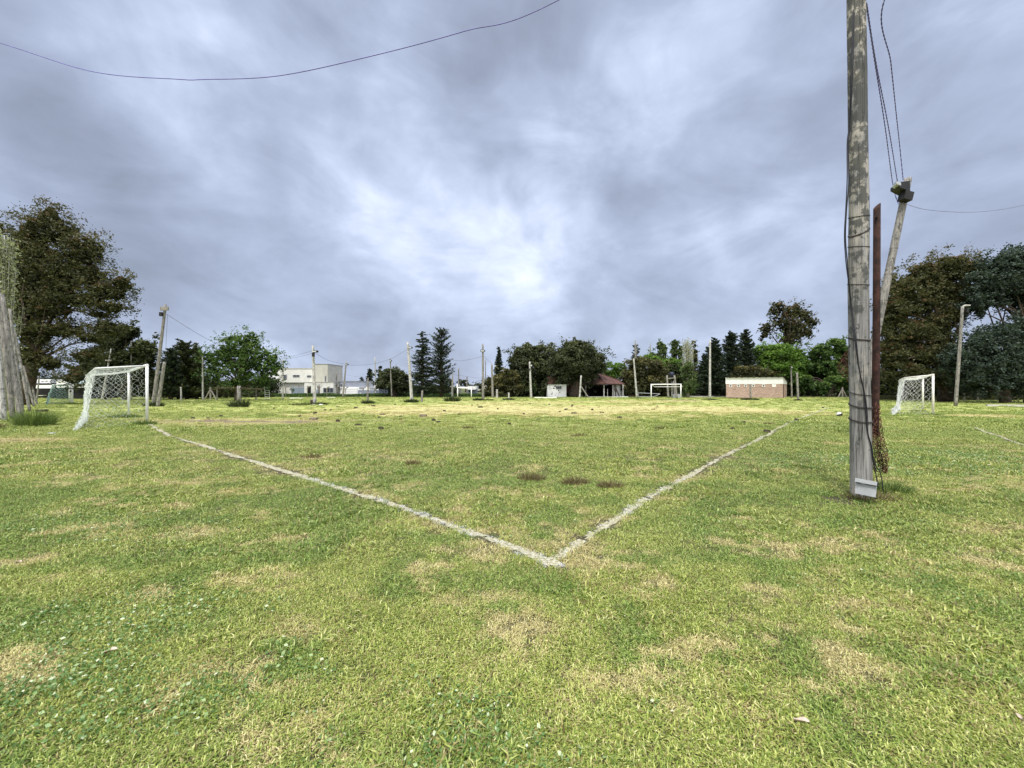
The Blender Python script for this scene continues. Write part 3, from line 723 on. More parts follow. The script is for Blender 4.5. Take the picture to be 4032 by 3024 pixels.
# rusty pipe strapped behind the pole
b0 = at(3446, 1700, 5.62); b1 = at(3453, 812, 5.62)
pp = thing('rusty_pipe', 'tall reddish rusty iron pipe standing against the thick foreground pole', 'pipe', (b0[0], b0[1], 0))
g = G(); seg = 16; Q = np.array([(b0[0], 5.62, b0[2] - .04), (b0[0], 5.62, b0[2]), (b0[0] + .02, 5.62, 2.6), (b1[0], 5.62, b1[2])]); g.tube(Q, [.044, .043, .043, .041], seg)
v = g.v[-1]; top = v[-seg:]; v[-seg:, 2] += (top[:, 0] - top[:, 0].mean()) / .045 * .05
g.ob('pipe_body', M['rust'], pp, True)
G().tube([at(3451, 857, 5.568), at(3451, 857, 5.60)], .012, 8).ob('bolt_hole', M['dark'], pp)

def mesh_roll(label, outline, Y, nx, ny, seed, dens=1.0, group=None):
    """crumpled chicken wire between a left and a right edge given row by row: (py, px_left, px_right)"""
    r = np.random.default_rng(seed); rows = np.array(outline, float); g = G()
    vs = np.linspace(0, 1, ny); tt = np.linspace(0, 1, len(rows))
    L = np.interp(vs, tt, rows[:, 1]); R = np.interp(vs, tt, rows[:, 2]); PYr = np.interp(vs, tt, rows[:, 0])
    us = np.linspace(0, 1, nx); P3 = np.zeros((ny, nx, 3))
    for i in range(ny):
        for j in range(nx):
            px = L[i] + (R[i] - L[i]) * us[j]
            P3[i, j] = at(px, PYr[i], Y + .10 * math.sin(us[j] * 9 + i * .15) + .03 * r.normal())
    P3 += r.normal(0, .008, P3.shape)
    for i in range(ny - 1):
        for j in range(nx - 1):
            if r.random() > dens: continue
            a, b = (P3[i, j], P3[i + 1, j + 1]) if (i + j) % 2 == 0 else (P3[i, j + 1], P3[i + 1, j])
            g.tube([a, (a + b) / 2 + r.normal(0, .004, 3), b], .0042, 3, False)
    for j in range(nx): 
        if j % 3 == 0 or j == nx - 1: g.tube(P3[:, j], .0042, 3, False)
    return tag(g.ob('wire_mesh', M['rust_wire']), label, 'wire mesh', group)
mesh_roll('long crumpled strip of rusty chicken wire hanging beside the rusty pipe down to the grass', [(1590, 3446, 3462), (1650, 3440, 3467), (1700, 3432, 3474), (1740, 3434, 3484), (1780, 3452, 3493), (1810, 3462, 3498), (1835, 3468, 3497), (1862, 3478, 3492)], 5.45, 9, 56, 1, 1.0, 'rusty wire mesh round the foreground pole')
mesh_roll('loose brown wire mesh bulging behind the left side of the thick foreground pole', [(1375, 3342, 3400), (1410, 3312, 3400), (1440, 3300, 3400), (1460, 3301, 3400), (1480, 3318, 3400), (1505, 3342, 3400)], 5.62, 16, 26, 2, .95, 'rusty wire mesh round the foreground pole')
mesh_roll('open sagging curtain of wire mesh between the thick pole and the rusty pipe', [(1690, 3426, 3452), (1750, 3428, 3466), (1800, 3430, 3472), (1860, 3434, 3476)], 5.58, 10, 34, 3, .75, 'rusty wire mesh round the foreground pole')
# meter box
bc = at(3417, 1922, 5.0)
mb = thing('meter_box', 'small grey plastic meter box leaning at the foot of the thick pole', 'electric box', (bc[0], 5.03, 0))
from mathutils import Euler
tl = Euler((math.radians(-10), math.radians(5), math.radians(-7)))
BZ = math.radians(-36)
G().box((bc[0] - .006, 5.024, bc[2] + .049), (.196, .118, .010), BZ, tl).ob('seam', M['dark'], mb)
body = G().box((bc[0], 5.03, bc[2] - .025), (.20, .12, .15), BZ, tl).ob('box_body', M['box_grey'], mb)
G().box((bc[0] - .010, 5.018, bc[2] + .079), (.212, .135, .050), BZ, tl).ob('box_lid', M['box_grey'], mb)
for sx in (-1, 1):
    for sz in (-1, 1):
        q0 = np.array([sx * .088, (-.078 if sz > 0 else -.062) - .002]); cz, sn = math.cos(BZ), math.sin(BZ); qx, qy = q0[0] * cz - q0[1] * sn, q0[0] * sn + q0[1] * cz
        zc = bc[2] - .02 + sz * .080 - sx * .008; yo = .012 * sz
        G().tube([(bc[0] + qx, 5.03 + qy - .018 + yo * .3, zc), (bc[0] + qx * .8, 5.03 + qy * .8, zc)], .008, 8).ob('screw', M['box_dark'], mb)
fc = bpy.data.curves.new('box_lettering', 'FONT'); fc.body = 'CEV'; fc.size = .030; fc.extrude = .001; fc.align_x = 'RIGHT'
fo = bpy.data.objects.new('lettering_source', fc); C.objects.link(fo); bpy.context.view_layer.update()
lm = bpy.data.meshes.new_from_object(fo.evaluated_get(bpy.context.evaluated_depsgraph_get())); bpy.data.objects.remove(fo); lm.name = 'lettering'; lm.materials.clear(); lm.materials.append(M['frame'])
fo = bpy.data.objects.new('lettering', lm); C.objects.link(fo)
from mathutils import Matrix
fo.matrix_world = Matrix.Translation((bc[0] - .010 + math.sin(BZ) * .0725, 5.018 - math.cos(BZ) * .0725, bc[2] + .060)) @ Matrix.Rotation(BZ, 4, 'Z') @ tl.to_matrix().to_4x4() @ Matrix.Rotation(math.radians(90), 4, 'X')
fo.parent = mb; fo.matrix_parent_inverse = mb.matrix_basis.inverted()
tussock('dry brown and green grass tuft round the foot of the thick foreground pole', 4.86, 5.2, .36, .13, 420, 'f_tuss', squash=.55)
tussock('fresh green grass tuft growing behind the hanging wire mesh by the thick pole', 5.42, 5.55, .28, .20, 420, 'f_tussg', squash=.8)
tussock('low green grass clump on the right of the thick pole', 5.45, 5.0, .42, .09, 380, 'f_tussg', squash=.6)

# --- the other floodlight poles round the field
LP = 'floodlight poles round the pitch'
p2, _ = pole('leaning wooden floodlight pole rising behind the thick foreground pole and rusty pipe', (3366, 1700), (3576, 703), .15, .12, 12.0, 'pole_far', LP, rings=7, lamp=None)
x, y, z = at(3540, 740, 11.9)
fl = G().prism([(x - .25, y - .25), (x + .22, y - .12), (x + .22, y + .2), (x - .15, y + .12)], [z - .10, z - .16, z - .16, z - .05], [z + .05, z + .16, z + .16, z + .05]).ob('floodlight', M['box_dark'], p2)
G().prism([(x - .42, y - .34), (x - .20, y - .26), (x - .10, y + .0), (x - .32, y - .12)], z - .06, z + .03).ob('lamp_glass', M['lampglass'], fl)
x, y, z = at(3566, 775, 11.85); G().box((x, y, z), (.26, .22, .26), 0, Euler((0, .25, 0))).ob('junction_box', M['box_dark'], p2)
p3, P3_ = pole('grey wooden floodlight pole with a horizontal lamp arm in front of the dark right-hand trees', (3762, 1599), (3790, 1206), .18, .14, None, 'pole_far', LP, lamp=(0, 0, .5, .1, 'arm'), rings=1, boxes=((.16, -.35, .12, .35),))
pole('leaning grey pole with a short crossboard on top, behind the near netted goal', (603, 1599), (652, 1199), .19, .12, 30.5, 'pole_far', LP, lamp=(0, -.35, .62, .28, 'board'), rings=1, boxes=((-.2, -.8, .22, .3),))
pole('short thick wooden stub propped against the leaning pole with a crossboard', (621, 1603), (648, 1425), .17, .14, 29.6, 'pole_far', None, name='wooden_stub', rings=1)
pole('thin weathered post in front of the dark conifers behind the near goal', (592, 1574), (593, 1440), .13, .11, None)
pole('whitish pole with a square floodlight in front of the flat-roofed cream house', (1240, 1593), (1232, 1361), .16, .11, None, 'pole_pale', LP, lamp=(.28, -.45, .42, .16, 'flood'), boxes=((.12, -.8, .18, .35),))
pole('slightly leaning pole with a floodlight, left of the two tall conifers', (1622, 1584), (1605, 1347), .17, .11, None, 'pole_pale', LP, lamp=(.3, -.5, .42, .16, 'flood'), rings=2)
pole('straight pole with a small floodlight, right of the two tall conifers', (1902, 1576), (1901, 1354), .16, .10, None, 'pole_far', LP, lamp=(0, -.75, .55, .2, 'flood'), rings=2)
pole('pale pole with a small box standing before the left dark round tree', (2091.5, 1568), (2085.5, 1424), .17, .12, None, 'pole_pale', LP, lamp=(.2, -.4, .3, .3, 'flood'), boxes=((0, -1.1, .2, .25),))
pole('slim leaning pole between the tiled pavilion and the white far goal', (2508, 1566), (2495, 1412), .17, .11, None, 'pole_pale', LP)
pole('straight bare pole in front of the dark conifers left of the brick building', (2795, 1571), (2796, 1338), .17, .12, None, 'pole_pale', LP, rings=3)
pole('post just left of the braced strut in front of the tiled pavilion', (2282, 1566), (2288, 1479), .14, .12, None, 'pole_pale')
t, _ = pole('wooden pole right of the brick building, with a small cap', (3118, 1567), (3115, 1442), .14, .11, None, 'pole_far', LP, lamp=(-.1, -.1, .3, .18, 'flood'))
pole('shorter bare pole right of the brick building, nearer the field', (3143.5, 1577), (3138, 1466), .15, .13, None, 'pole_far')
pole('thin tall pole beside the green feathery tree, in front of the cream house', (1113, 1572), (1114.5, 1415), .13, .09, None, 'pole_pale', LP, lamp=(0, -.2, .5, .15, 'flood'))
pole('dark leaning pole with a small lamp before the grey garage building', (1350, 1566), (1363, 1425), .16, .10, None, 'pole_far', LP, lamp=(.15, -.3, .4, .2, 'flood'))
pole('short post against the grey garage building, next to a leafless sapling', (1326, 1561), (1324, 1467), .16, .13, None)
pole('tall plain pole at the right end of the grey garage building', (1480, 1560), (1476.5, 1406), .13, .10, None, 'pole_pale')
pole('thin pole with a lamp in front of the round dark bush tree', (1543, 1564), (1536, 1411), .13, .09, None, 'pole_far', LP, lamp=(.1, -.3, .4, .2, 'flood'))
pole('dark thin pole left of the dark conical araucaria', (1940.5, 1567), (1936.5, 1433), .18, .12, None, 'pole_far', LP)
pole('distant concrete lamp post with a fine tip behind the straight floodlight pole', (1913, 1548), (1911, 1416), .14, .08, 82, 'pole_far', name='lamp_post', cat='lamp post')
pole('distant dark pole behind the low white houses', (1806, 1550), (1806, 1448), .16, .12, 80)
pole('shorter distant pole above the roof of the right low white house', (1839, 1550), (1839, 1482), .13, .12, 78)
pole('tall thin pole in front of the dark cypress, left of the near goal post', (515, 1577), (517.5, 1343), .11, .09, 45)
pole('leaning slim pole with a crossbar seen through the near goal net', (400, 1577), (438, 1371), .14, .09, 44, 'pole_pale', lamp=(-.2, -1.4, .7, .15, 'board'))
pole('slender pole standing in front of the feathery green tree', (799, 1577), (798, 1397), .13, .09, None, 'pole_pale')
pole('short white fence post near the green shrub', (714, 1578), (712, 1524), .10, .10, None, 'pole_pale', name='fence_post', cat='post')
pole('low post stump standing just right of the leaning floodlight pole by the conifers', (1661, 1583), (1663, 1538), .12, .10, None, name='fence_post', cat='post')
pole('short post before the olive shrubs, left one of two', (1957, 1567), (1957, 1533), .16, .14, None, 'pole_pale', name='fence_post', cat='post')
pole('thin white stake on a grassy mound before the olive shrubs', (2004, 1572), (2003, 1546), .10, .12, None, 'pole_pale', name='fence_post', cat='post')
pole('wooden post standing directly in front of the brick wall', (2955.5, 1573), (2954.5, 1513), .13, .12, 49, name='fence_post', cat='post')
t, _ = pole('thin tree-like pole growing from a grass mound, left of the small far goal', (1781, 1580), (1782, 1472), .14, .06, None)
tussock('grass mound round the thin pole left of the small far goal', *gp(1781, 1581), .85, .75, 350, 'f_ivy')
for (px, top, bot, lab) in ((1124, 1521, 1567, 'concrete post with a bent tip left of the grey garage door'), (1210, 1523, 1567, 'bent-tipped concrete post right of the grey garage door'), (1287, 1525, 1568, 'bent-tipped concrete post in front of the dark wide window'),
                            (1361, 1526, 1565, 'bent-tipped concrete fence post before the white garage'), (1430, 1526, 1563, 'bent-tipped concrete fence post before the dark grey wall')):
    Y = depth(bot); a = at(px, bot, Y); b = at(px, top + 5, Y)
    tag(G().tube([(a[0], Y, 0), b, (b[0] + .12, Y, b[2] + .15), (b[0] + .4, Y, b[2] + .25)], .09, 5).ob('fence_post', M['timber']), lab, 'post', 'bent concrete fence posts')
def tripod(label, px, top, bot, half):
    Y = depth(bot); a = at(px, bot, Y); zt = at(px, top, Y)[2]; t = thing('braced_post', label, 'post', (a[0], Y, 0))
    G().tube([(a[0], Y, -.02), (a[0], Y, zt)], .10, 6).ob('post', M['timber'], t)
    for s in (-1, 1): G().tube([(a[0] + s * half * Y / F, Y, 0), (a[0] + s * .1, Y, zt * .72)], .075, 5).ob('brace', M['timber'], t)
tripod('wooden corner post with two diagonal braces left of the feathery green tree', 829, 1524, 1574, 23)
tripod('wooden post with two diagonal braces under the green trees beside the thick pole', 3317, 1524, 1565, 17)
Y = depth(1566); a = at(2318, 1567, Y); b = at(2286, 1519, Y)
tag(G().tube([(a[0], Y, 0), (b[0], Y, b[2])], .09, 5).ob('strut', M['timber']), 'diagonal strut leaning on the post before the tiled pavilion', 'strut')
# grass at the feet of poles
for (px, py, w, h, lab) in ((603, 1602, .8, .45, 'grass growing round the foot of the leaning pole with a crossboard'), (941, 1603, .7, .8, 'conical grass clump round the short post by the mossy rail'), (1200, 1595, 1.3, .28, 'long low grass clump left of the whitish floodlight pole'),
                            (1258, 1594, .7, .3, 'grass clump right of the whitish floodlight pole'), (1449, 1590, .55, .45, 'grass clump round the tied sapling before the dark grey wall'), (1620, 1585, .7, .45, 'grass clump at the foot of the pole left of the conifers'),
                            (1880, 1577, .5, .35, 'small grass mound left of the straight floodlight pole'), (1920, 1577, .8, .2, 'low grass mound right of the straight floodlight pole'), (2004, 1575, .7, .3, 'grass mound round the thin white stake'),
                            (2505, 1569, 1.0, .2, 'low grass at the foot of the slim leaning pole by the pavilion'), (2795, 1574, 1.0, .2, 'low grass at the foot of the bare pole by the dark conifers'), (2955, 1575, 1.1, .35, 'grass clump under the brick wall at the wooden post'),
                            (3143, 1578, .5, .25, 'grass at the foot of the shorter pole by the brick building')):
    x, y = gp(px, py); tussock(lab, x, y, w, h, 420, 'f_ivy')

# wires
wp = [(0, 170), (364, 282), (700, 312), (800, 313), (1094, 299), (1458, 222), (1822, 125), (2200, 0)]
def onwire(px, py):
    k = (px - CX) / F; s = (4.86 - k * 5.32) / (14.56 + k * 1.98); Y = 5.32 + 1.98 * s; return at(px, py, Y)
pts = [onwire(*q) for q in wp]; pts = [(pts[0][0] - 2.2, pts[0][1] + .3, pts[0][2] + .75)] + pts + [(4.85, 5.32, 9.35)]
wire('cable', 'long single cable sagging across the upper left of the sky', pts, .0060, 'cable_blue', None, 120)
A1 = at(3411, 12, PY); T2 = at(3548, 740, 11.9)
wire('cable', 'left of the two close cables from the leaning floodlight pole up to the thick pole', [A1, at(3444, 240, 7.2), at(3485, 500, 9.4), at(3517, 735, 11.9), at(3538, 805, 11.9)], .0060, 'cable_blue', 'cables on the leaning floodlight pole', 200, 2)
wire('cable', 'right of the two close cables from the leaning floodlight pole up to the thick pole', [A1, at(3449, 250, 7.2), at(3498, 500, 9.4), at(3531, 700, 11.9), at(3536, 728, 11.9)], .0060, 'cable_blue', 'cables on the leaning floodlight pole', 200, 2)
wire('cable', 'separate cable from the leaning floodlight pole out of the top of the picture', [(5.9, 5.0, 8.0), at(3481, 5, 6.4), at(3508, 250, 8.2), at(3530, 460, 10), at(3541, 560, 11), at(3556, 708, 12)], .0060, 'cable_blue', 'cables on the leaning floodlight pole', 200, 2)
wire('cable', 'faint wire sagging to the right from the leaning floodlight pole', [at(3572, 805, 12), at(3650, 826, 12.4), at(3800, 836, 13), at(3920, 828, 13.4), at(4032, 808, 13.8), at(4180, 770, 14.4)], .0055, 'wire')
FW = 'thin wires strung between the far poles'
def far_wire(label, pts, Y0, Y1, rad=.014): n = len(pts); wire('wire', label, [at(px, py, Y0 + (Y1 - Y0) * i / (n - 1)) for i, (px, py) in enumerate(pts)], rad, 'wire', FW, 30, cat='wire')
far_wire('wire sloping from the crossboard pole down to the feathery tree', [(656, 1237), (720, 1278), (780, 1315), (845, 1350), (900, 1378)], 30.5, 40, .014)
far_wire('drop wire hanging beside the crossboard pole', [(660, 1240), (657, 1290), (654, 1345), (652, 1400)], 30.4, 30.4, .010)
far_wire('upper wire left of the whitish floodlight pole', [(1118, 1405), (1160, 1401), (1200, 1390), (1232, 1380)], 48, 34)
far_wire('lower wire left of the whitish floodlight pole', [(1118, 1411), (1160, 1408), (1200, 1400), (1232, 1389)], 48, 34, .010)
far_wire('sagging wire from the whitish floodlight pole across to the leaning pole by the conifers', [(1238, 1388), (1290, 1418), (1355, 1433), (1400, 1438), (1470, 1433), (1537, 1414), (1570, 1396), (1603, 1375)], 34, 39, .013)
far_wire('short wire from the leaning pole to the tall conifers', [(1612, 1376), (1650, 1392), (1720, 1415)], 39, 50)
far_wire('wire sagging into the straight floodlight pole from the conifers', [(1775, 1417), (1820, 1420), (1860, 1413), (1900, 1403)], 50, 45)
far_wire('wire from the straight floodlight pole down to the dark thin pole', [(1905, 1402), (1920, 1418), (1937, 1432)], 45, 55)
far_wire('distant wire crossing above the low white houses', [(1782, 1474), (1830, 1481), (1880, 1488), (1940, 1489)], 60, 75, .012)
far_wire('distant wire above the grey garage building', [(1290, 1448), (1340, 1470), (1400, 1482), (1480, 1488)], 68, 68, .010)

# ------------------------------------------------------------------ goals
def net_panel(g, a, b, c, d, cell, r, seed, sag=.08, jit=.012, sheet=False):
    """diamond net on the four-cornered panel a-b (top) c-d (bottom)"""
    rr = np.random.default_rng(seed); a, b, c, d = (np.array(q, float) for q in (a, b, c, d))
    W = max(np.linalg.norm(b - a), np.linalg.norm(d - c)); H = max(np.linalg.norm(c - a), np.linalg.norm(d - b))
    nu, nv = max(2, int(W / cell)), max(2, int(H / cell)); nrm = np.cross(b - a, c - a); nrm /= np.linalg.norm(nrm) + 1e-9
    off = rr.normal(0, jit, (nv + 1, nu + 1, 3)); 
    def pt(i, j):
        u, v = j / nu, i / nv; p = (a * (1 - u) + b * u) * (1 - v) + (c * (1 - u) + d * u) * v
        return p + nrm * sag * math.sin(math.pi * u) * math.sin(math.pi * v) + off[i, j]
    for i in range(nv):
        for j in range(nu):
            A, B = (pt(i, j), pt(i + 1, j + 1)) if (i + j) % 2 == 0 else (pt(i, j + 1), pt(i + 1, j)); g.tube([A, B], r, 3, False)
    for e in ([pt(i, 0) for i in range(nv + 1)], [pt(i, nu) for i in range(nv + 1)], [pt(0, j) for j in range(nu + 1)], [pt(nv, j) for j in range(nu + 1)]): g.tube(e, r * 1.3, 3, False)

def goal(label, N, Fp, h, B, Cc, zb, nb, fb, rad, netr, cell, seed, mat='white', netmat='net', back=True, hn=None, skirt=None):
    """N, Fp: feet of the near and far post; B, Cc: ends of the rear top bars; nb, fb: where the net is pegged down"""
    hn = hn or h
    t = thing('football_goal', label, 'goal', ((N[0] + Fp[0]) / 2, (N[1] + Fp[1]) / 2, 0))
    def bar(nm, p, q, r): G().tube([p, q], r, 12).ob(nm, M[mat], t, True)
    bar('goal_post', (N[0], N[1], -.05), (N[0], N[1], hn), rad); bar('goal_post', (Fp[0], Fp[1], -.05), (Fp[0], Fp[1], h), rad)
    u = np.array([Fp[0] - N[0], Fp[1] - N[1], h - hn]); u /= np.linalg.norm(u)
    bar('crossbar', np.array([N[0], N[1], hn]) - u * rad, np.array([Fp[0], Fp[1], h]) + u * rad, rad * 1.02)
    bar('rear_bar', (N[0], N[1], hn - .02), (*B, zb[0]), rad * .55); bar('rear_bar', (Fp[0], Fp[1], h - .02), (*Cc, zb[1]), rad * .55); bar('rear_bar', (*B, zb[0]), (*Cc, zb[1]), rad * .5)
    if back:
        g = G(); A_, F_, B_, C_ = (N[0], N[1], hn - .04), (Fp[0], Fp[1], h - .04), (*B, zb[0] - .03), (*Cc, zb[1] - .03)
        net_panel(g, A_, F_, B_, C_, cell, netr, seed, -.12)                       # roof
        net_panel(g, A_, B_, (N[0], N[1], .03), (*nb, .06), cell, netr, seed + 1, .05, .03)    # near side
        net_panel(g, F_, C_, (Fp[0], Fp[1], .03), (*fb, .04), cell, netr, seed + 2, .10, .03)  # far side
        net_panel(g, B_, C_, (*nb, .30 if skirt else .04), (*fb, .30 if skirt else .04), cell, netr * 1.1, seed + 3, .04, .03)     # back
        if skirt: net_panel(g, (*nb, .30), (*fb, .30), (*skirt[0], .03), (*skirt[1], .03), cell * .7, netr * 1.1, seed + 4, -.05, .04)
        g.ob('net', M[netmat], t)
    return t
def xy(px, Y): return ((px - CX) * Y / F, Y)
N1, F1 = xy(579, 16.1), xy(507, 20.2)
goal('near white goal with a pale green net, on the left chalk line', N1, F1, 2.36, xy(375, 15.0), xy(340, 19.2), (2.25, 2.10), xy(338, 14.0), xy(332, 18.6), .052, .0034, .105, 1, hn=2.44, skirt=(xy(296, 13.3), xy(318, 17.6)))
g = G(); r = np.random.default_rng(9)                                        # bunched net at the back corner
goal('smaller white goal with a dark green net beside the left background house', xy(284, 35.5), xy(274.5, 38), 1.85, xy(212, 35.5), xy(206, 38), (1.75, 1.78), xy(180, 33.6), xy(190, 36.5), .075, .010, .19, 11, netmat='net_dark')
goal('rust-stained white goal with a net, right of the thick foreground pole', xy(3674, 21.4), xy(3634, 26.4), 2.22, xy(3563, 22.1), xy(3543, 27.1), (2.07, 2.06), xy(3541, 21.6), xy(3532, 26.4), .052, .0042, .13, 21, 'white_rust', 'net_white', skirt=(xy(3516, 20.6), xy(3512, 25.2)))
goal('plain white goal without a net facing the camera near the tiled pavilion', xy(2564, 50), xy(2681, 50), 1.93, xy(2578, 51.2), xy(2687, 51.2), (1.6, 1.6), (0, 0), (0, 0), .065, .01, .2, 31, back=False, hn=1.90)
goal('tiny distant white goal between two floodlight poles before the low white houses', xy(1802, 57), xy(1856, 57), 1.5, xy(1812, 58), xy(1862, 58), (1.35, 1.35), (0, 0), (0, 0), .075, .01, .2, 41, back=False)
for (px, py, w, h, lab) in ((570, 1673, .45, .22, 'dark grass at the foot of the near goal post'), (492, 1645, .8, .25, 'dark grass along the foot of the far post of the near goal'), (3668, 1634, .6, .12, 'grass at the foot of the near post of the rust-stained goal'), (286, 1593, .5, .2, 'grass at the foot of the smaller left goal posts'),
                            (3618, 1619, .5, .12, 'grass at the foot of the far post of the rust-stained goal')):
    x, y = gp(px, py); tussock(lab, x, y, w, h, 380, 'f_tussg')

# ------------------------------------------------------------------ leaning posts at the left edge
LG = 'old wooden posts leaning together at the left edge'
def lpost(label, b, t_, r0, r1, Y, Yt=None, mat='pole_far'):
    P = bent((*xy(b[0], Y), -.05), at(t_[0], t_[1], Yt or Y), 14); r0, r1 = r0 * .50, r1 * .52
    tag(G().tube(P, [r0, r1], 12, rough=.1).ob('wooden_post', M[mat], None, True), label, 'post', LG)
lpost('thick light-grey post leaning left with its foot at the grass clump, on the left edge', (84, 1650), (8, 1158), .21, .14, 17.8)
lpost('post with a deep dark crack behind the thick leaning post, cut by the left edge', (52, 1640), (-8, 1140), .19, .15, 18.2)
lpost('pale post cut off by the left edge of the picture', (16, 1630), (-14, 1290), .20, .17, 17.4, None, 'pole_pale')
lpost('slim dark post leaning just right of the thickest one', (90, 1602), (38, 1216), .15, .11, 22.5)
lpost('mossy pale post leaning furthest, its foot by the small fence', (118, 1597), (57, 1300), .15, .10, 24)
lpost('short mossy upright post right of the leaning bundle', (113, 1601), (106, 1500), .13, .12, 27)
lpost('post crossing behind the short mossy upright one', (135, 1590), (92, 1440), .14, .11, 30)
lpost('short post leaning left, last of the bundle towards the small goal', (147, 1590), (124, 1514), .15, .14, 33)
lpost('thin dark post tilted right in front of the white-roofed background house', (144, 1552), (157, 1464), .12, .10, 42)
x, y = gp(40, 1690)
tussock('tall green grass clump at the foot of the leaning posts on the left edge', x - .6, y + 1.2, .55, .75, 900, 'f_tussg', squash=.8)
tussock('dry reddish brown weeds on the ground at the very left edge', x - 1.2, y - .1, .8, .35, 700, 'f_tuss', squash=.8)
P = np.array([(*xy(142, 23.4), .07), (*xy(165, 23.5), .075), (*xy(187, 23.7), .085)]); tag(G().tube(P, [.07, .09, .10], 9, rough=.2).ob('log', M['bark_log'], None, True), 'short dark log lying on the grass left of the near goal', 'log')
P = np.array([(*xy(198, 23.6), .03), (*xy(209, 23.6), .03)]); tag(G().tube(P, .035, 6, rough=.2).ob('wood_chunk', M['bark_log'], None, True), 'small dark piece of wood beside the short log', 'piece of wood')
x, y = gp(201, 1708)
tag(G().prism([(x - .11, y - .04), (x + .12, y - .05), (x + .10, y + .05), (x - .08, y + .06)], .015, [.03, .05, .045, .03]).ob('plastic_scrap', M['white']), 'small white scrap lying on the grass in front of the near goal net', 'scrap')

# ------------------------------------------------------------------ small things on the field
TG = 'brown tussocks left by the mower'
for (px, py, w, h, n, mt, lab) in ((2093, 1886, .175, .085, 620, 'f_tuss', 'brown tussock, left of the three in the corner of the pitch'), (2268, 1903, .175, .08, 620, 'f_tuss', 'darker greenish tussock, middle of the three in the corner of the pitch'),
        (2403, 1918, .165, .07, 560, 'f_tuss', 'reddish brown tussock, right of the three in the corner of the pitch'), (1225, 1800, .19, .06, 360, 'f_tuss', 'flat brown tussock just inside the left chalk line'), (1626, 1826, .13, .07, 340, 'f_tuss', 'small dark tussock alone in the green between chalk line and three tussocks'),
        (2282, 1719, .22, .055, 340, 'f_tuss', 'low brown tussock further out in the centre of the green'), (2600, 1687, .19, .06, 320, 'f_tuss', 'low dark tussock near the right chalk line'), (925, 1690, .26, .04, 300, 'f_tuss', 'faint brown tussock right of the near goal mouth'),
        (1843, 1687, .17, .06, 280, 'f_tuss', 'small dark tussock at the edge of the straw-coloured strip'), (3030, 1668, .22, .05, 260, 'f_tuss', 'dark flat tussock just left of the right chalk line')):
    x, y = gp(px, py); tussock(lab, x, y, w * 1.2, h * 2.0, int(n * .62), mt, TG, squash=.5, lean=.3)
cl = [(1430, 1633), (1493, 1648), (1505, 1632), (1667, 1640), (1725, 1664), (1707, 1657), (1577, 1642), (1750, 1622), (1807, 1635), (1859, 1597), (1880, 1595), (1892, 1606), (2063, 1632), (2087, 1590), (2163, 1594), (2252, 1601), (2254, 1596), (2230, 1614), (2204, 1622), (2332, 1616), (2260, 1629), (2589, 1600), (2370, 1625),
      (1241, 1627), (1302, 1617), (1280, 1617), (1412, 1675), (1555, 1593), (1331, 1602), (1079, 1611), (2886, 1689), (3020, 1702), (2930, 1664), (3135, 1655), (3240, 1607), (1470, 1600), (1960, 1612), (1400, 1608), (1180, 1640), (1330, 1660), (2120, 1655), (2440, 1648), (2005, 1672), (1500, 1690), (820, 1650), (870, 1642), (760, 1648)]
protos = []
for k in range(4):
    rr = np.random.default_rng(k); g = G(); th = np.linspace(0, 6.283, 9)[:-1]; a = .085 + .02 * rr.random(8)
    v = [(a[i] * 1.25 * math.cos(th[i]), a[i] * .8 * math.sin(th[i]), -.02) for i in range(8)] + [(a[i] * .95 * math.cos(th[i]), a[i] * .6 * math.sin(th[i]), .035 + .02 * rr.random()) for i in range(8)] + [(0, 0, .06)]
    g.add(v, [(i, (i + 1) % 8, (i + 1) % 8 + 8, i + 8) for i in range(8)] + [(i + 8, (i + 1) % 8 + 8, 16) for i in range(8)])
    protos.append(g)
mesh_c = [g.mesh('turf_clod', True) for g in protos]
for me in mesh_c: me.materials.append(M['soil'])
for i, (px, py) in enumerate(cl):
    x, y = gp(px, py); o = bpy.data.objects.new('turf_clod', mesh_c[i % 4]); C.objects.link(o); o.location = (x, y, float(gheight(x, y))); o.rotation_euler = (0, 0, i * 1.7)
    o.scale = (.9 + .6 * (i % 3) * y / 30, 1.0, 1.35 + .4 * (i % 2)); tag(o, 'small dark clod of turf lying on the far part of the pitch', 'clod', 'dark clods scattered over the straw-coloured pitch')
for (px, py, lab) in ((1235, 1655, 'squarish brown block lying on the dry grass nearest the whitish pole'), (1667, 1641, 'squarish brown block lying on the dry strip below the two tall conifers')):
    x, y = gp(px, py); w = 28 * y / F * .5
    tag(G().prism([(x - w, y - .1), (x + w, y - .12), (x + w * .9, y + .12), (x - w * .9, y + .1)], -.02, [.11, .13, .12, .14]).ob('block', M['block']), lab, 'block')
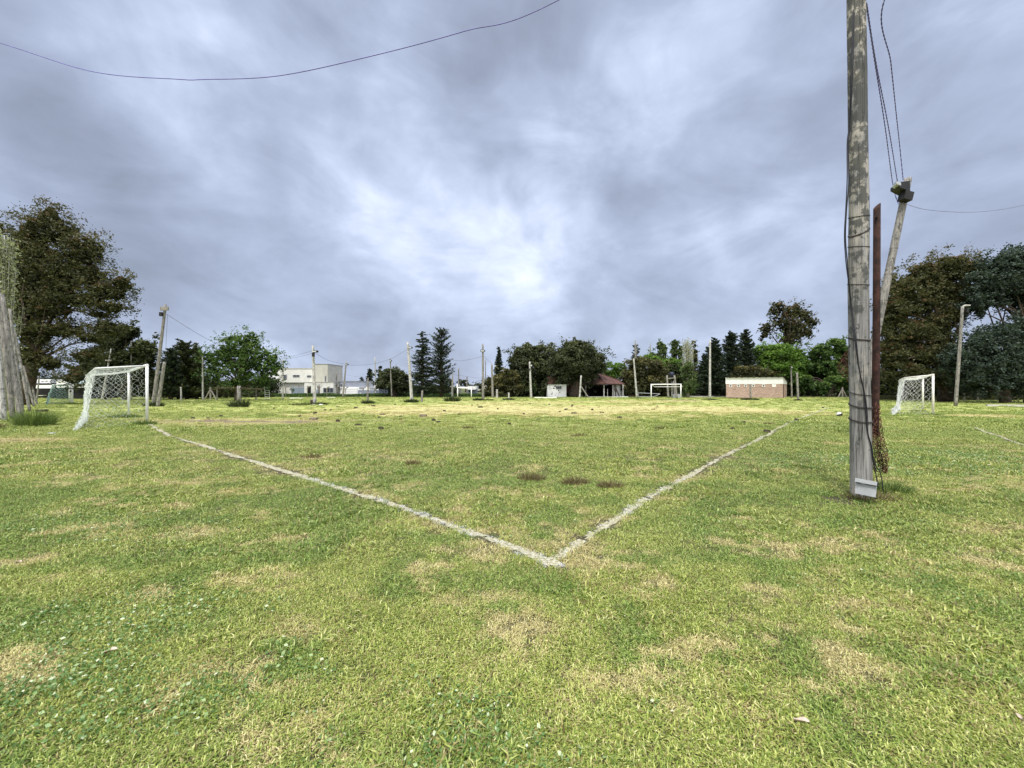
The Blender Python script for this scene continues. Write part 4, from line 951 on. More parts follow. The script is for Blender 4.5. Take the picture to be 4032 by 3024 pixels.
# ball
x, y = gp(3305, 1641); r0 = .125
me = bpy.data.meshes.new('ball'); import bmesh
bm = bmesh.new(); bmesh.ops.create_icosphere(bm, subdivisions=4, radius=r0)
for f in bm.faces:
    c = f.calc_center_median().normalized(); f.material_index = 1 if c.z < .22 + .6 * (c.x * .75 - c.y * .66) else 0; f.smooth = True
bm.to_mesh(me); bm.free(); me.materials.append(M['ball_white']); me.materials.append(M['ball_black'])
o = bpy.data.objects.new('ball', me); C.objects.link(o); o.location = (x, y, r0 - .01); tag(o, 'black and white ball on the grass left of the thick foreground pole', 'ball')
def dead_leaf(px, py, s, rz, lab):
    x, y = gp(px, py); g = G(); n = 9; u = np.linspace(-1, 1, n); w = .36 * np.cos(u * 1.45)
    v = [(s * a, s * b, .024 + .006 * math.sin(3 * a) + .006) for a, b in zip(u, w)] + [(s * a, 0, .018 + .006 * math.sin(3 * a)) for a in u] + [(s * a, -s * b * .9, .026 + .005 * math.cos(2 * a)) for a, b in zip(u, w)]
    c_, s_ = math.cos(rz), math.sin(rz); v = [(x + a * c_ - b * s_, y + a * s_ + b * c_, c + float(gheight(x, y))) for a, b, c in v]
    g.add(v, [(i, i + 1, i + n + 1, i + n) for i in range(n - 1)] + [(i + n, i + n + 1, i + 2 * n + 1, i + 2 * n) for i in range(n - 1)])
    tag(g.ob('dead_leaf', M['leaf_dead'], None, True), lab, 'dead leaf')
dead_leaf(428, 2570, .036, .5, 'pale pinkish dead leaf on the grass at the lower left')
dead_leaf(3156, 2848, .030, -.3, 'cream dead leaf on the grass at the lower right')
dead_leaf(72, 2220, .030, 0, 'whitish dead leaf at the left edge halfway down the grass')
dead_leaf(3893, 1836, .06, 0, 'whitish scrap of leaf far right in the weeds')
dead_leaf(4012, 2835, .022, 1.2, 'small pale leaf at the bottom right edge')
# beams, kerbs and other low things
def beam(lab, px0, py0, px1, py1, h, w, mat='concrete', name='concrete_beam', cat='beam'):
    a, b = gp(px0, py0), gp(px1, py1); d = np.array(b) - np.array(a); L = np.linalg.norm(d)
    tag(G().box(((a[0] + b[0]) / 2, (a[1] + b[1]) / 2, h / 2), (L, w, h), math.atan2(d[1], d[0])).ob(name, M[mat]), lab, cat)
beam('long pale beam lying on the grass under the right-hand trees', 3885, 1600, 4200, 1604, .16, .2)
beam('long white kerb on the ground before the left dark round tree', 2104, 1567, 2193, 1568, .14, .2, 'white')
beam('white kerb on the ground at the right corner of the tiled pavilion', 2414, 1564, 2473, 1564, .12, .2, 'white')
beam('white kerb before the garage of the cream house', 1142, 1569.5, 1194, 1569.5, .12, .25, 'white')
beam('short white kerb left of the white garage', 1288, 1567.5, 1318, 1567.5, .12, .25, 'white')
beam('low pale kerb left of the brick building', 2700, 1563, 2858, 1563, .14, .25)
beam('low dark ledge along the foot of the brick wall', 2861, 1568, 2950, 1570, .10, .18, 'dark')
t = thing('tree_stump', 'cut brown tree stump beside the whitish floodlight pole', 'stump', (*gp(1229, 1590), 0)); x, y = gp(1229, 1590)
G().tube([(x, y, -.05), (x + .01, y, .39)], [.17, .15], 9, rough=.15).ob('stump_body', M['bark_log'], t, True); G().tube([(x + .01, y, .39), (x + .01, y, .405)], .15, 9).ob('cut_face', M['concrete'], t)
for px, lab in ((1234, 'white stone at the foot of the whitish floodlight pole'), (1263, 'small white stone right of the whitish floodlight pole')):
    x, y = gp(px, 1595); bm = bmesh.new(); bmesh.ops.create_icosphere(bm, subdivisions=2, radius=.13); me = bpy.data.meshes.new('stone')
    for v_ in bm.verts: v_.co.z *= .5; v_.co.x *= 1.5 + .2 * math.sin(v_.co.y * 30)
    bm.to_mesh(me); bm.free(); me.materials.append(M['white']); o = bpy.data.objects.new('stone', me); C.objects.link(o); o.location = (x, y, .03); tag(o, lab, 'stone')
# mossy rail on short posts (left of the cream house)
Y = 31; t = thing('mossy_rail', 'low moss-grown rail on a short grey post in front of the feathery tree', 'rail', (*xy(941, Y), 0))
a, b, c = at(850, 1527, Y), at(941, 1519, Y), at(1040, 1531, Y)
G().tube([a, at(895, 1529, Y), at(941, 1527, Y), at(990, 1530, Y), c], .05, 6, rough=.4).ob('rail', M['bark_log'], t); G().tube([(*xy(941, Y), -.05), b], [.17, .13], 8, rough=.1).ob('post', M['pole_far'], t, True)
gg = G(); rr = np.random.default_rng(3); u = rr.random(700); gg.cards(np.stack([np.interp(u, [0, 1], [a[0], c[0]]), Y + rr.normal(0, .06, 700), np.interp(u, [0, 1], [a[2] - .02, c[2] - .03]) + rr.normal(0, .04, 700)], 1), .05, rr, tint=rr.random(700)); gg.ob('moss', M['f_olive'], t)
for px, lab in ((855, 'thin post left of the short mossy-rail post'), (1008, 'thin post under the right part of the feathery tree')):
    x, y = xy(px, 46); tag(G().tube([(x, y, -.02), (x, y, 1.65)], .07, 5).ob('fence_post', M['timber']), lab, 'post')
# white metal ladder frame
Y = 45; t = thing('ladder_frame', 'white metal ladder-like frame standing left of the cream house', 'ladder', (*xy(1054, Y), 0))
for px in (1044, 1062): G().tube([(*xy(px, Y), 0), at(px - 2, 1520 if px < 1050 else 1540, Y)], .022, 4).ob('rail', M['white'], t)
for py in (1526, 1537, 1545, 1553, 1561, 1570): G().tube([at(1043, py, Y), at(1062, py, Y)], .018, 4).ob('rung', M['white'], t)
# ------------------------------------------------------------------ buildings
def quad_box(px0, px1, Y, dep, z0, z1):
    a, b = xy(px0, Y)[0], xy(px1, Y)[0]; return [(a, Y), (b, Y), (b, Y + dep), (a, Y + dep)], z0, z1
def zat(py, Y): return CAMH + (HY - py) * Y / F
def bpart(t, nm, mat, px0, px1, py0, py1, Y, dep=6.0, proud=0.0, label=None):
    """a wall or panel of a building: px0..px1, py0 (top)..py1 (bottom, None = ground)"""
    fp, _, _ = quad_box(px0, px1, Y - proud, dep, 0, 0)
    return G().prism(fp, 0.0 if py1 is None else zat(py1, Y), zat(py0, Y)).ob(nm, M[mat], t, label=label)
def window(t, px0, px1, py0, py1, Y, nm='window', fr='frame', pane='glass', split=1):
    """frame with a pane set back in it, and its mullions"""
    a, b = xy(px0, Y)[0], xy(px1, Y)[0]; z1, z0 = zat(py0, Y), zat(py1, Y); w = .07; g = G()
    yc = Y - .03
    g.box(((a + b) / 2, yc, z1 - w / 2), (b - a, .08, w)); g.box(((a + b) / 2, yc, z0 + w / 2), (b - a, .08, w))
    g.box((a + w / 2, yc, (z0 + z1) / 2), (w, .08, z1 - z0 - 2 * w)); g.box((b - w / 2, yc, (z0 + z1) / 2), (w, .08, z1 - z0 - 2 * w))
    for k in range(1, split): g.box((a + (b - a) * k / split, yc, (z0 + z1) / 2), (w * .7, .07, z1 - z0 - 2 * w))
    f = g.ob(nm, M[fr], t); G().box(((a + b) / 2, Y - .012, (z0 + z1) / 2), (b - a - w, .02, z1 - z0 - w)).ob('pane', M[pane], f)
    return f
Y = 68.0
t = thing('house', 'flat-roofed cream two-storey house with a beige tower block', 'house', (*xy(1190, Y), 0))
bpart(t, 'wall', 'render_white', 1030, 1093, 1462, None, Y + 1.5, 9)
bpart(t, 'wall', 'render_cream', 1093, 1237, 1452, 1506, Y, 9); bpart(t, 'ground_floor', 'render_cream', 1093, 1198, 1506.5, None, Y + .5, 8)
bpart(t, 'parapet', 'render_beige', 1091, 1238, 1449.5, 1452, Y, 9.2, .08)
bpart(t, 'tower', 'render_beige', 1237.5, 1290, 1434, 1504, Y - .3, 6); bpart(t, 'tower_coping', 'frame', 1236, 1291, 1432.5, 1434, Y - .3, 6.2, .08)
bpart(t, 'porch', 'render_cream', 1198, 1313, 1506, None, Y - 1.6, 8); bpart(t, 'slab_edge', 'render_beige', 1196, 1314, 1504.3, 1506, Y - 1.6, 8, .06)
bpart(t, 'garage_door', 'door_grey', 1146, 1197, 1525, None, Y + .5, .1, .06); G().box((xy(1171, Y)[0], Y + .41, 1.0), (.06, .03, 2.0)).ob('door_joint', M['frame'], t)
window(t, 1117, 1130, 1475, 1493, Y, split=2); window(t, 1154, 1180, 1476, 1485, Y, split=2); window(t, 1209, 1226, 1477.5, 1486, Y, split=2)
window(t, 1279, 1285, 1480, 1504, Y - .3); window(t, 1273, 1313, 1527, 1547, Y - 1.6, split=3)
bpart(t, 'door', 'door_grey', 1245, 1259, 1533, None, Y - 1.6, .1, .05); bpart(t, 'doorway', 'dark', 1209, 1224, 1520, None, Y - 1.6, .1, .04)
Y = 68.5
t = thing('garage_building', 'long low grey building with a white garage door right of the cream house', 'building', (*xy(1400, Y), 0))
bpart(t, 'wall', 'render_grey', 1314, 1473, 1502, None, Y, 8); bpart(t, 'roof_coping', 'frame', 1313, 1474, 1500.3, 1502, Y, 8.2, .08)
bpart(t, 'wall', 'render_white', 1335, 1488, 1523.5, None, Y - .6, .5); bpart(t, 'grey_wall', 'render_grey', 1410, 1491, 1536, None, Y - 1.4, .6); bpart(t, 'end_wall', 'render_white', 1473.5, 1488, 1505, 1523, Y - .6, 4)
gd = bpart(t, 'garage_door', 'render_white', 1338, 1407, 1527, None, Y - .6, .1, .12); 
for py in (1533, 1540, 1547): bpart(gd, 'door_groove', 'frame', 1340, 1405, py, py + .7, Y - .73, .02, .0)
window(t, 1415, 1433, 1524.5, 1531, Y - .6, pane='frame'); window(t, 1455, 1475, 1525, 1532, Y - .6, pane='frame', split=2); bpart(t, 'meter_door', 'render_white', 1417, 1421, 1546, 1551, Y - 1.4, .05, .03)
g = G().tube([at(1308, 1503, 68), at(1309, 1495, 68)], .03, 5); g.ob('dish_mast', M['frame'], t)
Y = 82
t = thing('low_house', 'low white house with a pale blue door left of the tiny distant goal', 'house', (*xy(1784, Y), 0))
bpart(t, 'roof_slab', 'render_white', 1761, 1806, 1520, 1526.5, Y, 7); bpart(t, 'wall', 'render_beige', 1764, 1804, 1527, None, Y + 1, 5); bpart(t, 'door', 'blue', 1770, 1778, 1532, None, Y + 1, .1, .04); bpart(t, 'pillar', 'render_white', 1754.5, 1758, 1529, None, Y, .3)
bpart(t, 'water_tank', 'render_cream', 1797, 1806, 1513, 1520, Y + 2, 2); bpart(t, 'doorway', 'dark', 1784, 1797, 1533, None, Y + 1, .1, .04)
t = thing('low_house', 'low house with a thick white fascia right behind the tiny distant goal', 'house', (*xy(1857, Y), 0))
bpart(t, 'fascia', 'render_white', 1840, 1872, 1518, 1534, Y, 7); bpart(t, 'wall', 'render_grey', 1838, 1872, 1534.5, None, Y + 1, 5); bpart(t, 'roof', 'dark', 1838, 1874, 1516.2, 1517.6, Y, 7, .1); bpart(t, 'pillar', 'render_white', 1872.5, 1876, 1518, 1531, Y, .4)
window(t, 1845, 1853, 1538, 1545, Y + 1); tag(bpart(None, 'garden_wall', 'render_beige', 1877, 1899, 1531.5, 1539, Y + 2, .4), 'faded pale wall section beside the low distant house', 'wall'); tag(bpart(None, 'garden_wall', 'render_cream', 1898, 1920, 1519, 1540, Y + 6, .4), 'taller pale wall behind the dark distant lamp post', 'wall')
# brick changing rooms
Y = 55.2; L0, R0 = xy(2859, Y), xy(3083, Y); sx, sy = 2.5, 2.75
t = thing('brick_building', 'long low brick building with a white upper band and five small windows', 'building', (*xy(2970, Y), 0))
fp = [L0, R0, (R0[0] + sx, R0[1] + sy), (L0[0] + sx, L0[1] + sy)]
zt, zb = zat(1486, Y), zat(1512, Y); ztr = zt + .10
G().prism(fp, 0, zb).ob('brick_wall', M['brick'], t)
q = .03; fq = [(L0[0] - q * 3, L0[1] - q), (R0[0] - .42, R0[1] - q), (R0[0] + sx + q, R0[1] + sy), (L0[0] + sx, L0[1] + sy)]
G().prism([(L0[0] - q * 3, L0[1] - q), (R0[0], R0[1] - q), (R0[0] + sx + q, R0[1] + sy - q), (L0[0] + sx, L0[1] + sy)], zb + .003, [zt, ztr, zt - .62, zt - .55]).ob('white_band', M['render_white'], t)
G().prism([(L0[0] - .2, L0[1] - .25), (R0[0] + .05, R0[1] - .25), (R0[0] + sx + .2, R0[1] + sy), (L0[0] + sx, L0[1] + sy)], [zt + .004, ztr + .004, zt - .60, zt - .54], [zt + .05, ztr + .05, zt - .55, zt - .49]).ob('roof', M['dark'], t)
for k in range(10): x = L0[0] + .5 + k * .86; G().box((x, Y - .16, zt - .03 + .10 * k / 10), (.10, .26, .08)).ob('rafter', M['dark'], t)
for a, b in ((2871, 2881), (2901.5, 2911.5), (2930, 2940), (2960, 2970), (3000.5, 3011)): window(t, a, b, 1513.8, 1523.3, Y, fr='render_white', pane='dark')
bpart(t, 'notice_board', 'white', 3040.5, 3055, 1513, 1523.5, Y, .05, .045); bpart(t, 'door_frame', 'rust', 3083.6, 3086.6, 1513, None, Y + .15, .2, 0)
# shed and tiled pavilion
Y = 61.5
t = thing('shed', 'small white rendered shed with one window under the left dark round tree', 'shed', (*xy(2190, Y), 0))
bpart(t, 'wall', 'render_white', 2156, 2230, 1513, None, Y, 3.2); bpart(t, 'tiled_parapet', 'tiles', 2157, 2195, 1483, 1512.9, Y + .15, .8); bpart(t, 'roof', 'dark', 2153, 2232, 1511.6, 1512.9, Y, 3.2, .15); window(t, 2188, 2211, 1520, 1532, Y, split=3)
t = thing('brick_stove', 'reddish brick barbecue between the white shed and the pavilion', 'barbecue', (*xy(2244, 63), 0))
bpart(t, 'stove_body', 'tiles', 2233, 2256, 1520, 1548, 63, 1.0); bpart(t, 'opening', 'dark', 2235, 2253, 1549, None, 63, .9); bpart(t, 'chimney', 'tiles', 2241, 2248, 1500, 1519.8, 63.2, .5)
c0 = at(2384, 1510.5, 59.5); c1 = at(2474, 1514, 66.5); c3 = at(2290, 1510.5, 64.5); c2 = (c1[0] + c3[0] - c0[0], c1[1] + c3[1] - c0[1], 2.1); ap = at(2346, 1467, 65.2)
t = thing('pavilion', 'open pavilion with a hipped clay tile roof and dark inside', 'pavilion', (c0[0], c0[1] + 4, 0))
E = [np.array((*c[:2], 2.12)) for c in (c0, c1, c2, c3)]; A_ = np.array(ap); A_[2] = zat(1466, 65.2); A2 = A_ + np.array((-2.4, 2.2, 0))
def slope(p, q, a, b=None, th=.10):
    g = G(); top = [p, q, a] + ([b] if b is not None else []); n = len(top)
    v = [tuple(x) for x in top] + [tuple(np.array(x) - (0, 0, th)) for x in top]; g.add(v, [tuple(range(n)), tuple(range(n, 2 * n))[::-1]] + [(i, i + n, (i + 1) % n + n, (i + 1) % n) for i in range(n)]); return g
rf = slope(E[0], E[1], A_); 
for s_ in (slope(E[1], E[2], A2, A_), slope(E[2], E[3], A2), slope(E[3], E[0], A_, A2)): rf.add(np.concatenate(s_.v), s_.f)
rf = rf.ob('roof', M['tiles'], t)
for p, q in ((E[0], A_), (E[1], A_), (E[3], A2), (A_, A2)): G().tube([p + (0, 0, .05), q + (0, 0, .07)], .09, 6).ob('ridge_tiles', M['tiles'], rf)
cen = (E[0] + E[1] + E[2] + E[3]) / 4
for p, q in ((E[0], E[1]), (E[3], E[0])):
    G().tube([p * .97 + cen * .03 - (0, 0, .12), q * .97 + cen * .03 - (0, 0, .12)], .06, 4).ob('eave_beam', M['bark_log'], t)
for px, Yp, w in ((2378, 60.4, .10), (2413, 62.2, .11), (2420, 62.8, .11), (2453, 64.6, .12), (2458, 65.4, .10), (2306, 63.6, .14), (2392, 60.9, .06)):
    x, y = xy(px, Yp); G().tube([(x, y, 0), (x, y, 2.02 if px != 2392 else 1.3)], w, 6).ob('post', M['pole_pale'], t)
a = xy(2427, 64.8); b = xy(2452, 65.6); G().prism([a, b, (b[0], b[1] + .2), (a[0], a[1] + .2)], 0, 2.0).ob('white_wall', M['render_white'], t)
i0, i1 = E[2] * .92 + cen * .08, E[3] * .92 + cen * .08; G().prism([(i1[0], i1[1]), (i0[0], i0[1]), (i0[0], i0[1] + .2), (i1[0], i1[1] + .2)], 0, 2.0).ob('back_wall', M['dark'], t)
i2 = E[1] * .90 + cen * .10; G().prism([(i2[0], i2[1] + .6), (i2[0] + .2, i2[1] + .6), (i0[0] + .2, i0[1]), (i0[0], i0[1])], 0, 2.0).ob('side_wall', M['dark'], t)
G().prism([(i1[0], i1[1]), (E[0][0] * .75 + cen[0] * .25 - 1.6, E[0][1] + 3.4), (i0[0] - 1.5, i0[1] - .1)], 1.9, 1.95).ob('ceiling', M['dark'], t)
tag(G().tube([at(2421, 1518, 62.4), at(2438, 1560, 62.2)], .11, 4).ob('plank', M['bark_log']), 'dark plank leaning inside the right corner of the pavilion', 'plank')
beam('pale concrete floor edge along the front of the pavilion', 2320, 1564.5, 2440, 1564.5, .12, .3)
Y = 60; t = thing('table', 'low reddish table between the pavilion and the slim leaning pole', 'table', (*xy(2489, Y), 0)); bpart(t, 'table_top', 'rust', 2476, 2501, 1556, 1558, Y, .8)
for px in (2478, 2498): G().tube([(*xy(px, Y + .3), 0), at(px, 1557.5, Y + .3)], .06, 5).ob('leg', M['rust'], t)
Y = 57; t = thing('white_rail_fence', 'white metal rail fence behind the left post of the plain goal', 'fence', (*xy(2550, Y), 0))
for p, q in (((2514, 1543), (2514, 1564)), ((2516, 1547), (2598, 1551)), ((2514, 1562), (2578, 1561)), ((2577, 1561), (2599, 1551))): G().tube([at(*p, Y), at(*q, Y)], .045, 5).ob('rail', M['frame'], t)
Y = 54; t = thing('water_tower', 'black water tank on tall leaning wooden posts behind the plain goal', 'water tower', (*xy(2650, Y), 0))
for (b, tp, r_, dy) in (((2632, 0), (2625.5, 1478), .15, 0), ((2665, 0), (2655.5, 1478), .15, 0), ((2646, 0), (2646, 1505), .13, 2.0), ((2656, 0), (2653, 1500), .13, 2.2)):
    G().tube(bent((*xy(b[0], Y + dy), -.05), at(tp[0], tp[1], Y + dy), 8), [r_, r_ * .85], 8, rough=.1).ob('leg', M['pole_far'], t, True)
G().tube([at(2622, 1491, Y + .3), at(2660, 1488, Y + .3)], .06, 5).ob('platform_beam', M['timber'], t)
x, y, z = at(2645.5, 1488, Y + 1); G().tube([(x, y, z), (x, y, z + .62), (x, y, z + .72), (x, y, z + .86)], [.36, .37, .33, .15], 16).ob('tank', M['tank'], t, True)
tag(G().prism([xy(2649, 55.5), xy(2678, 55.5), xy(2678, 56), xy(2649, 56)], 0, .55).ob('low_wall', M['frame']), 'low grey block wall beneath the water tower', 'wall')
# house behind the left-hand trees
Y = 52
t = thing('background_house', 'white-roofed open shed seen below the branches of the big left tree', 'shed', (*xy(140, Y), 0))
bpart(t, 'roof', 'render_white', 86, 200, 1493, 1509, Y + 1, 6); bpart(t, 'roof_edge', 'dark', 84, 202, 1509.2, 1513, Y, 7); bpart(t, 'fascia', 'render_white', 122, 205, 1516, 1529, Y - .3, .3); bpart(t, 'back_wall', 'dark', 84, 205, 1529, None, Y + 4, .4); bpart(t, 'side_wall', 'dark', 200, 206, 1529, None, Y - .2, 4)
bpart(t, 'bench', 'render_beige', 150, 168, 1556, 1558.5, Y - .2, .5)
t = thing('background_house', 'house with a white gable and corrugated tin roof behind the near goal', 'house', (*xy(280, 50), 0)); Y = 50
gx0, gx1 = xy(222, Y)[0], xy(264, Y)[0]
G().prism([(gx0, Y), (gx1, Y), (gx1, Y + 6), (gx0, Y + 6)], zat(1526, Y), [zat(1502, Y), zat(1480, Y), zat(1480, Y), zat(1502, Y)]).ob('gable', M['render_white'], t)
a, b = xy(262, Y)[0], xy(345, Y)[0]; G().prism([(a + .003, Y - .2), (b, Y - .2), (b, Y + 5), (a + .003, Y + 5)], [zat(1511, Y), zat(1511, Y), zat(1474, Y), zat(1474, Y)], [zat(1510, Y), zat(1510, Y), zat(1472, Y), zat(1472, Y)]).ob('tin_roof', M['tin'], t)
bpart(t, 'fascia', 'render_white', 288, 345, 1512, 1526, Y, .3); bpart(t, 'wall', 'dark', 222, 345, 1527, None, Y + .5, 4); bpart(t, 'porch_panel', 'concrete', 331, 341, 1540, 1562, Y + .4, .1)

# ------------------------------------------------------------------ trees
LEAFSEED = [100]
def crown_points(lobes, Y, sub, per, sr, r, flat=.65, shell=.55, dfac=1.0, halo=.25):
    """sub-clumps through each lobe and leaf points in each clump"""
    pts, tint, centres = [], [], []
    for lb in lobes:
        px, py, rx, ry = lb[:4]; dy = lb[4] if len(lb) > 4 else 0.0
        c = np.array(at(px, py, Y + dy)); k = (Y + dy) / F; wd_ = 1 / math.sqrt(1 + (c[0] / c[1] * dfac) ** 2); R = np.array([rx * k * wd_, rx * k * dfac * wd_, ry * k])
        n = max(3, int(sub * (rx * ry) ** .5 / 40)) if sub > 0 else 6
        d = r.normal(size=(n, 3)); d /= np.linalg.norm(d, axis=1)[:, None]; q = shell + (1 - shell) * r.random(n) ** .6
        sc = c + d * R * q[:, None] * .92
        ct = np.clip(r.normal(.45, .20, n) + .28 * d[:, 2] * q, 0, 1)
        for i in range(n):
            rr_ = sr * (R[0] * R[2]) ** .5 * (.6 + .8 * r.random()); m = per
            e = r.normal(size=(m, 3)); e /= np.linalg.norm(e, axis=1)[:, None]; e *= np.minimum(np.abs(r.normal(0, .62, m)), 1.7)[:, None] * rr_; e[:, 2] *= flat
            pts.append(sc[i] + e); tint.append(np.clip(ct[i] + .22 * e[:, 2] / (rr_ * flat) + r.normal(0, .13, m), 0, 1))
        centres.append(sc)
        if halo:                                                  # thin sprays that stick out of the crown and loosen its outline
            n = int(n * halo); d = r.normal(size=(n, 3)); d /= np.linalg.norm(d, axis=1)[:, None]; hc = c + d * (R + .35) * (.85 + .5 * r.random(n))[:, None]
            for i in range(n):
                m = int(per * .35); ax_ = d[i] + np.array([0, 0, -.4]); u = r.normal(0, 1, m)[:, None]
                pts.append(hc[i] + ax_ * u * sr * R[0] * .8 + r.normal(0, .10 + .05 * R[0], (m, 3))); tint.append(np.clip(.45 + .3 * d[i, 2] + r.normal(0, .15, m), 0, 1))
    return np.concatenate(pts), np.concatenate(tint), centres
def tree(name, label, lobes, Y, base, tr, leaf, mat, sub=40, per=60, sr=.30, bark='bark', flat=.65, shell=.5, cat='tree', group=None, limbs=True, trunk_top=None, ratio=.5, lean=None, core=0, dfac=1.0, forks=1, seed=None, halo=.10):
    LEAFSEED[0] += 1; r = np.random.default_rng(seed or LEAFSEED[0])
    bx = xy(base, Y)[0]; t = thing(name, label, cat, (bx, Y, 0), group)
    pts, tint, cen = crown_points(lobes, Y, sub, per, sr, r, flat, shell, dfac, halo)
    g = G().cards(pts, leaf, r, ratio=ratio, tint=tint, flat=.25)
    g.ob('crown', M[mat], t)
    allc = np.concatenate(cen); top = trunk_top and np.array(at(*trunk_top, Y)); 
    if top is None: c = allc.mean(0); top = np.array([c[0] * .6 + bx * .4, Y, c[2]])
    g = G(); P = bent((bx, Y, -.08), top, 8, (r.normal(0, .02) * top[2], 0)); g.tube(P, [tr * 1.25, tr, tr * .8, tr * .45], 9, rough=.15)
    if limbs:
        nl = min(len(allc), 34); pick = r.choice(len(allc), nl, replace=False)
        for i in pick:
            q = .25 + .7 * r.random(); s = P[int(q * 7)]; e = allc[i]
            if e[2] < s[2] - .5: s = P[max(1, int(7 * np.clip(e[2] / top[2] * .6, 0, 1)))]
            L = np.linalg.norm(e - s); mid = (s + e) / 2 + np.array([0, 0, .10 * L]) + r.normal(0, .06 * L, 3)
            g.tube([s, mid, e], [tr * .38, tr * .2, tr * .07], 5, False)
    g.ob('trunk', M[bark], t, True)
    return t
def conifer(label, px, top, base, hw, Y, mat='f_con', seed=0, levels=26, density=1.0, power=.75, droop=.25, gap=.0, bark='bark', low=.06, leaf=.16, name='conifer_tree', up=0.0, group=None, tr=.22, bulge=0):
    r = np.random.default_rng(500 + seed); x, _ = xy(px, Y); H = zat(top, Y); W = hw * Y / F
    t = thing(name, label, 'tree', (x, Y, 0), group); pts, ax, tn, tubes = [], [], [], G()
    tubes.tube([(x, Y, -.05), (x + r.normal(0, .05), Y, H * .5), (x, Y, H)], [tr, tr * .6, .03], 7)
    for k in range(levels):
        f = low + (1 - low) * (k + r.random() * .6) / levels
        if f > .995: continue
        L0 = W * (1 - f) ** power * (1 + bulge * math.sin(f * 3.1)); nb = int(9 * (1 - f) ** .4 + 4)
        for _ in range(nb):
            if r.random() < gap: continue
            az = r.random() * 6.283; L = L0 * (.55 + .6 * r.random()) + .12; d = np.array([math.cos(az), math.sin(az), -droop + up * f + r.normal(0, .1)])
            z = f * H + r.normal(0, .12); n = int((10 + 26 * L) * density); u = r.random(n) ** .75
            p = np.array([x, Y, z]) + d * (u * L)[:, None]; p[:, 2] += .18 * L * u ** 2; p += r.normal(0, 1, (n, 3)) * (.04 + .10 * L * (1 - u * .7))[:, None] * np.array([1, 1, .45])
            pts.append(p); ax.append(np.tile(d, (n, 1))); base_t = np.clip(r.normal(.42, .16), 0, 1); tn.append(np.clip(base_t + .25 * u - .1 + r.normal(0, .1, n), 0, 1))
            if L > .5: tubes.tube([(x, Y, z), np.array([x, Y, z]) + d * L * .8 + (0, 0, .12 * L)], [.045, .012], 4, False)
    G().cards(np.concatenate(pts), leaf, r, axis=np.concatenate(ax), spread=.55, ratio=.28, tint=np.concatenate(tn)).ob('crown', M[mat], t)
    tubes.ob('trunk', M[bark], t, True)
    return t
def poplar(label, px, top, base, hw, Y, mat, seed, n=26, leaves=900, leaf=.10, bark='bark_pale', twig=.02, lower=.35, name='poplar_tree', tr=.16, fan=1.0):
    r = np.random.default_rng(900 + seed); x, _ = xy(px, Y); H = zat(top, Y); W = hw * Y / F; t = thing(name, label, 'tree', (x, Y, 0)); g = G(); pts, tn = [], []
    g.tube([(x, Y, -.05), (x, Y, H * .6), (x, Y, H * .97)], [tr, tr * .6, .02], 7)
    for k in range(n):
        f = lower * .6 + (.85 - lower * .6) * r.random(); az = r.random() * 6.283; w = W * r.random() ** .6 * fan * (1.15 - .75 * f); z1 = min(H * (1 - .12 * r.random()), f * H + H * (.10 + .35 * r.random() ** 1.5))
        s = np.array([x, Y, f * H * .9]); e = np.array([x + w * math.cos(az), Y + w * math.sin(az), z1]); mid = (s + e) / 2 + np.array([w * .3 * math.cos(az), w * .3 * math.sin(az), 0])
        g.tube([s, mid, e], [twig * 1.6, twig, twig * .5], 4, False); m = max(1, int(leaves / n)); u = r.random(m)[:, None]; p = s * (1 - u) ** 2 + 2 * mid * u * (1 - u) + e * u ** 2 + r.normal(0, .10 * W + .04, (m, 3)); pts.append(p); tn.append(np.clip(r.normal(.5, .25, m), 0, 1))
    if leaves: G().cards(np.concatenate(pts), leaf, r, ratio=.55, tint=np.concatenate(tn)).ob('crown', M[mat], t)
    g.ob('trunk', M[bark], t, True); return t

# left side
tree('gum_tree', 'huge airy brownish gum tree rising above the left goals', [(210, 905, 120, 60), (110, 960, 80, 80), (330, 990, 90, 60), (200, 1060, 150, 80), (350, 1080, 70, 40), (100, 1130, 80, 80), (190, 1210, 110, 50), (310, 1180, 110, 26), (420, 1150, 85, 34), (480, 1120, 45, 30), (440, 1210, 70, 20), (390, 1240, 45, 12),
     (140, 1310, 80, 60), (260, 1300, 85, 30), (360, 1330, 60, 20), (120, 1400, 60, 60), (190, 1430, 55, 30), (330, 1400, 60, 12), (200, 850, 40, 35), (290, 1490, 50, 20), (420, 1300, 60, 16), (250, 1120, 90, 40), (160, 1010, 90, 50), (90, 1230, 60, 60)], 33, 95, .36, .105, 'f_euc', 125, 54, .135, trunk_top=(190, 1000), flat=.8, shell=.3, dfac=.8, ratio=.38, halo=.42)
tree('gum_tree', 'reddish brown crown of another gum tree cut by the left edge', [(-60, 880, 70, 50), (-40, 960, 50, 50), (-90, 1050, 90, 90)], 34, -110, .35, .16, 'f_euc', 50, 80, .22)
poplar('pale silvery leaved poplar behind the leaning posts at the left edge', 18, 905, 1600, 50, 24, 'f_pale', 1, 110, 7000, .070, twig=.018, lower=.42)
poplar('second silvery poplar half outside the left edge', -50, 880, 1600, 60, 25, 'f_pale', 2, 70, 5000, .085, twig=.018, lower=.40)
tree('cypress_tree', 'wide dark olive cypress behind the near goal', [(450, 1340, 70, 55), (370, 1420, 60, 50), (560, 1400, 60, 70), (470, 1450, 120, 60), (320, 1470, 50, 28), (540, 1480, 70, 50), (400, 1500, 70, 30), (420, 1290, 40, 28), (500, 1310, 50, 35)], 46, 500, .35, .17, 'f_cyp', 60, 120, .26, shell=.4)
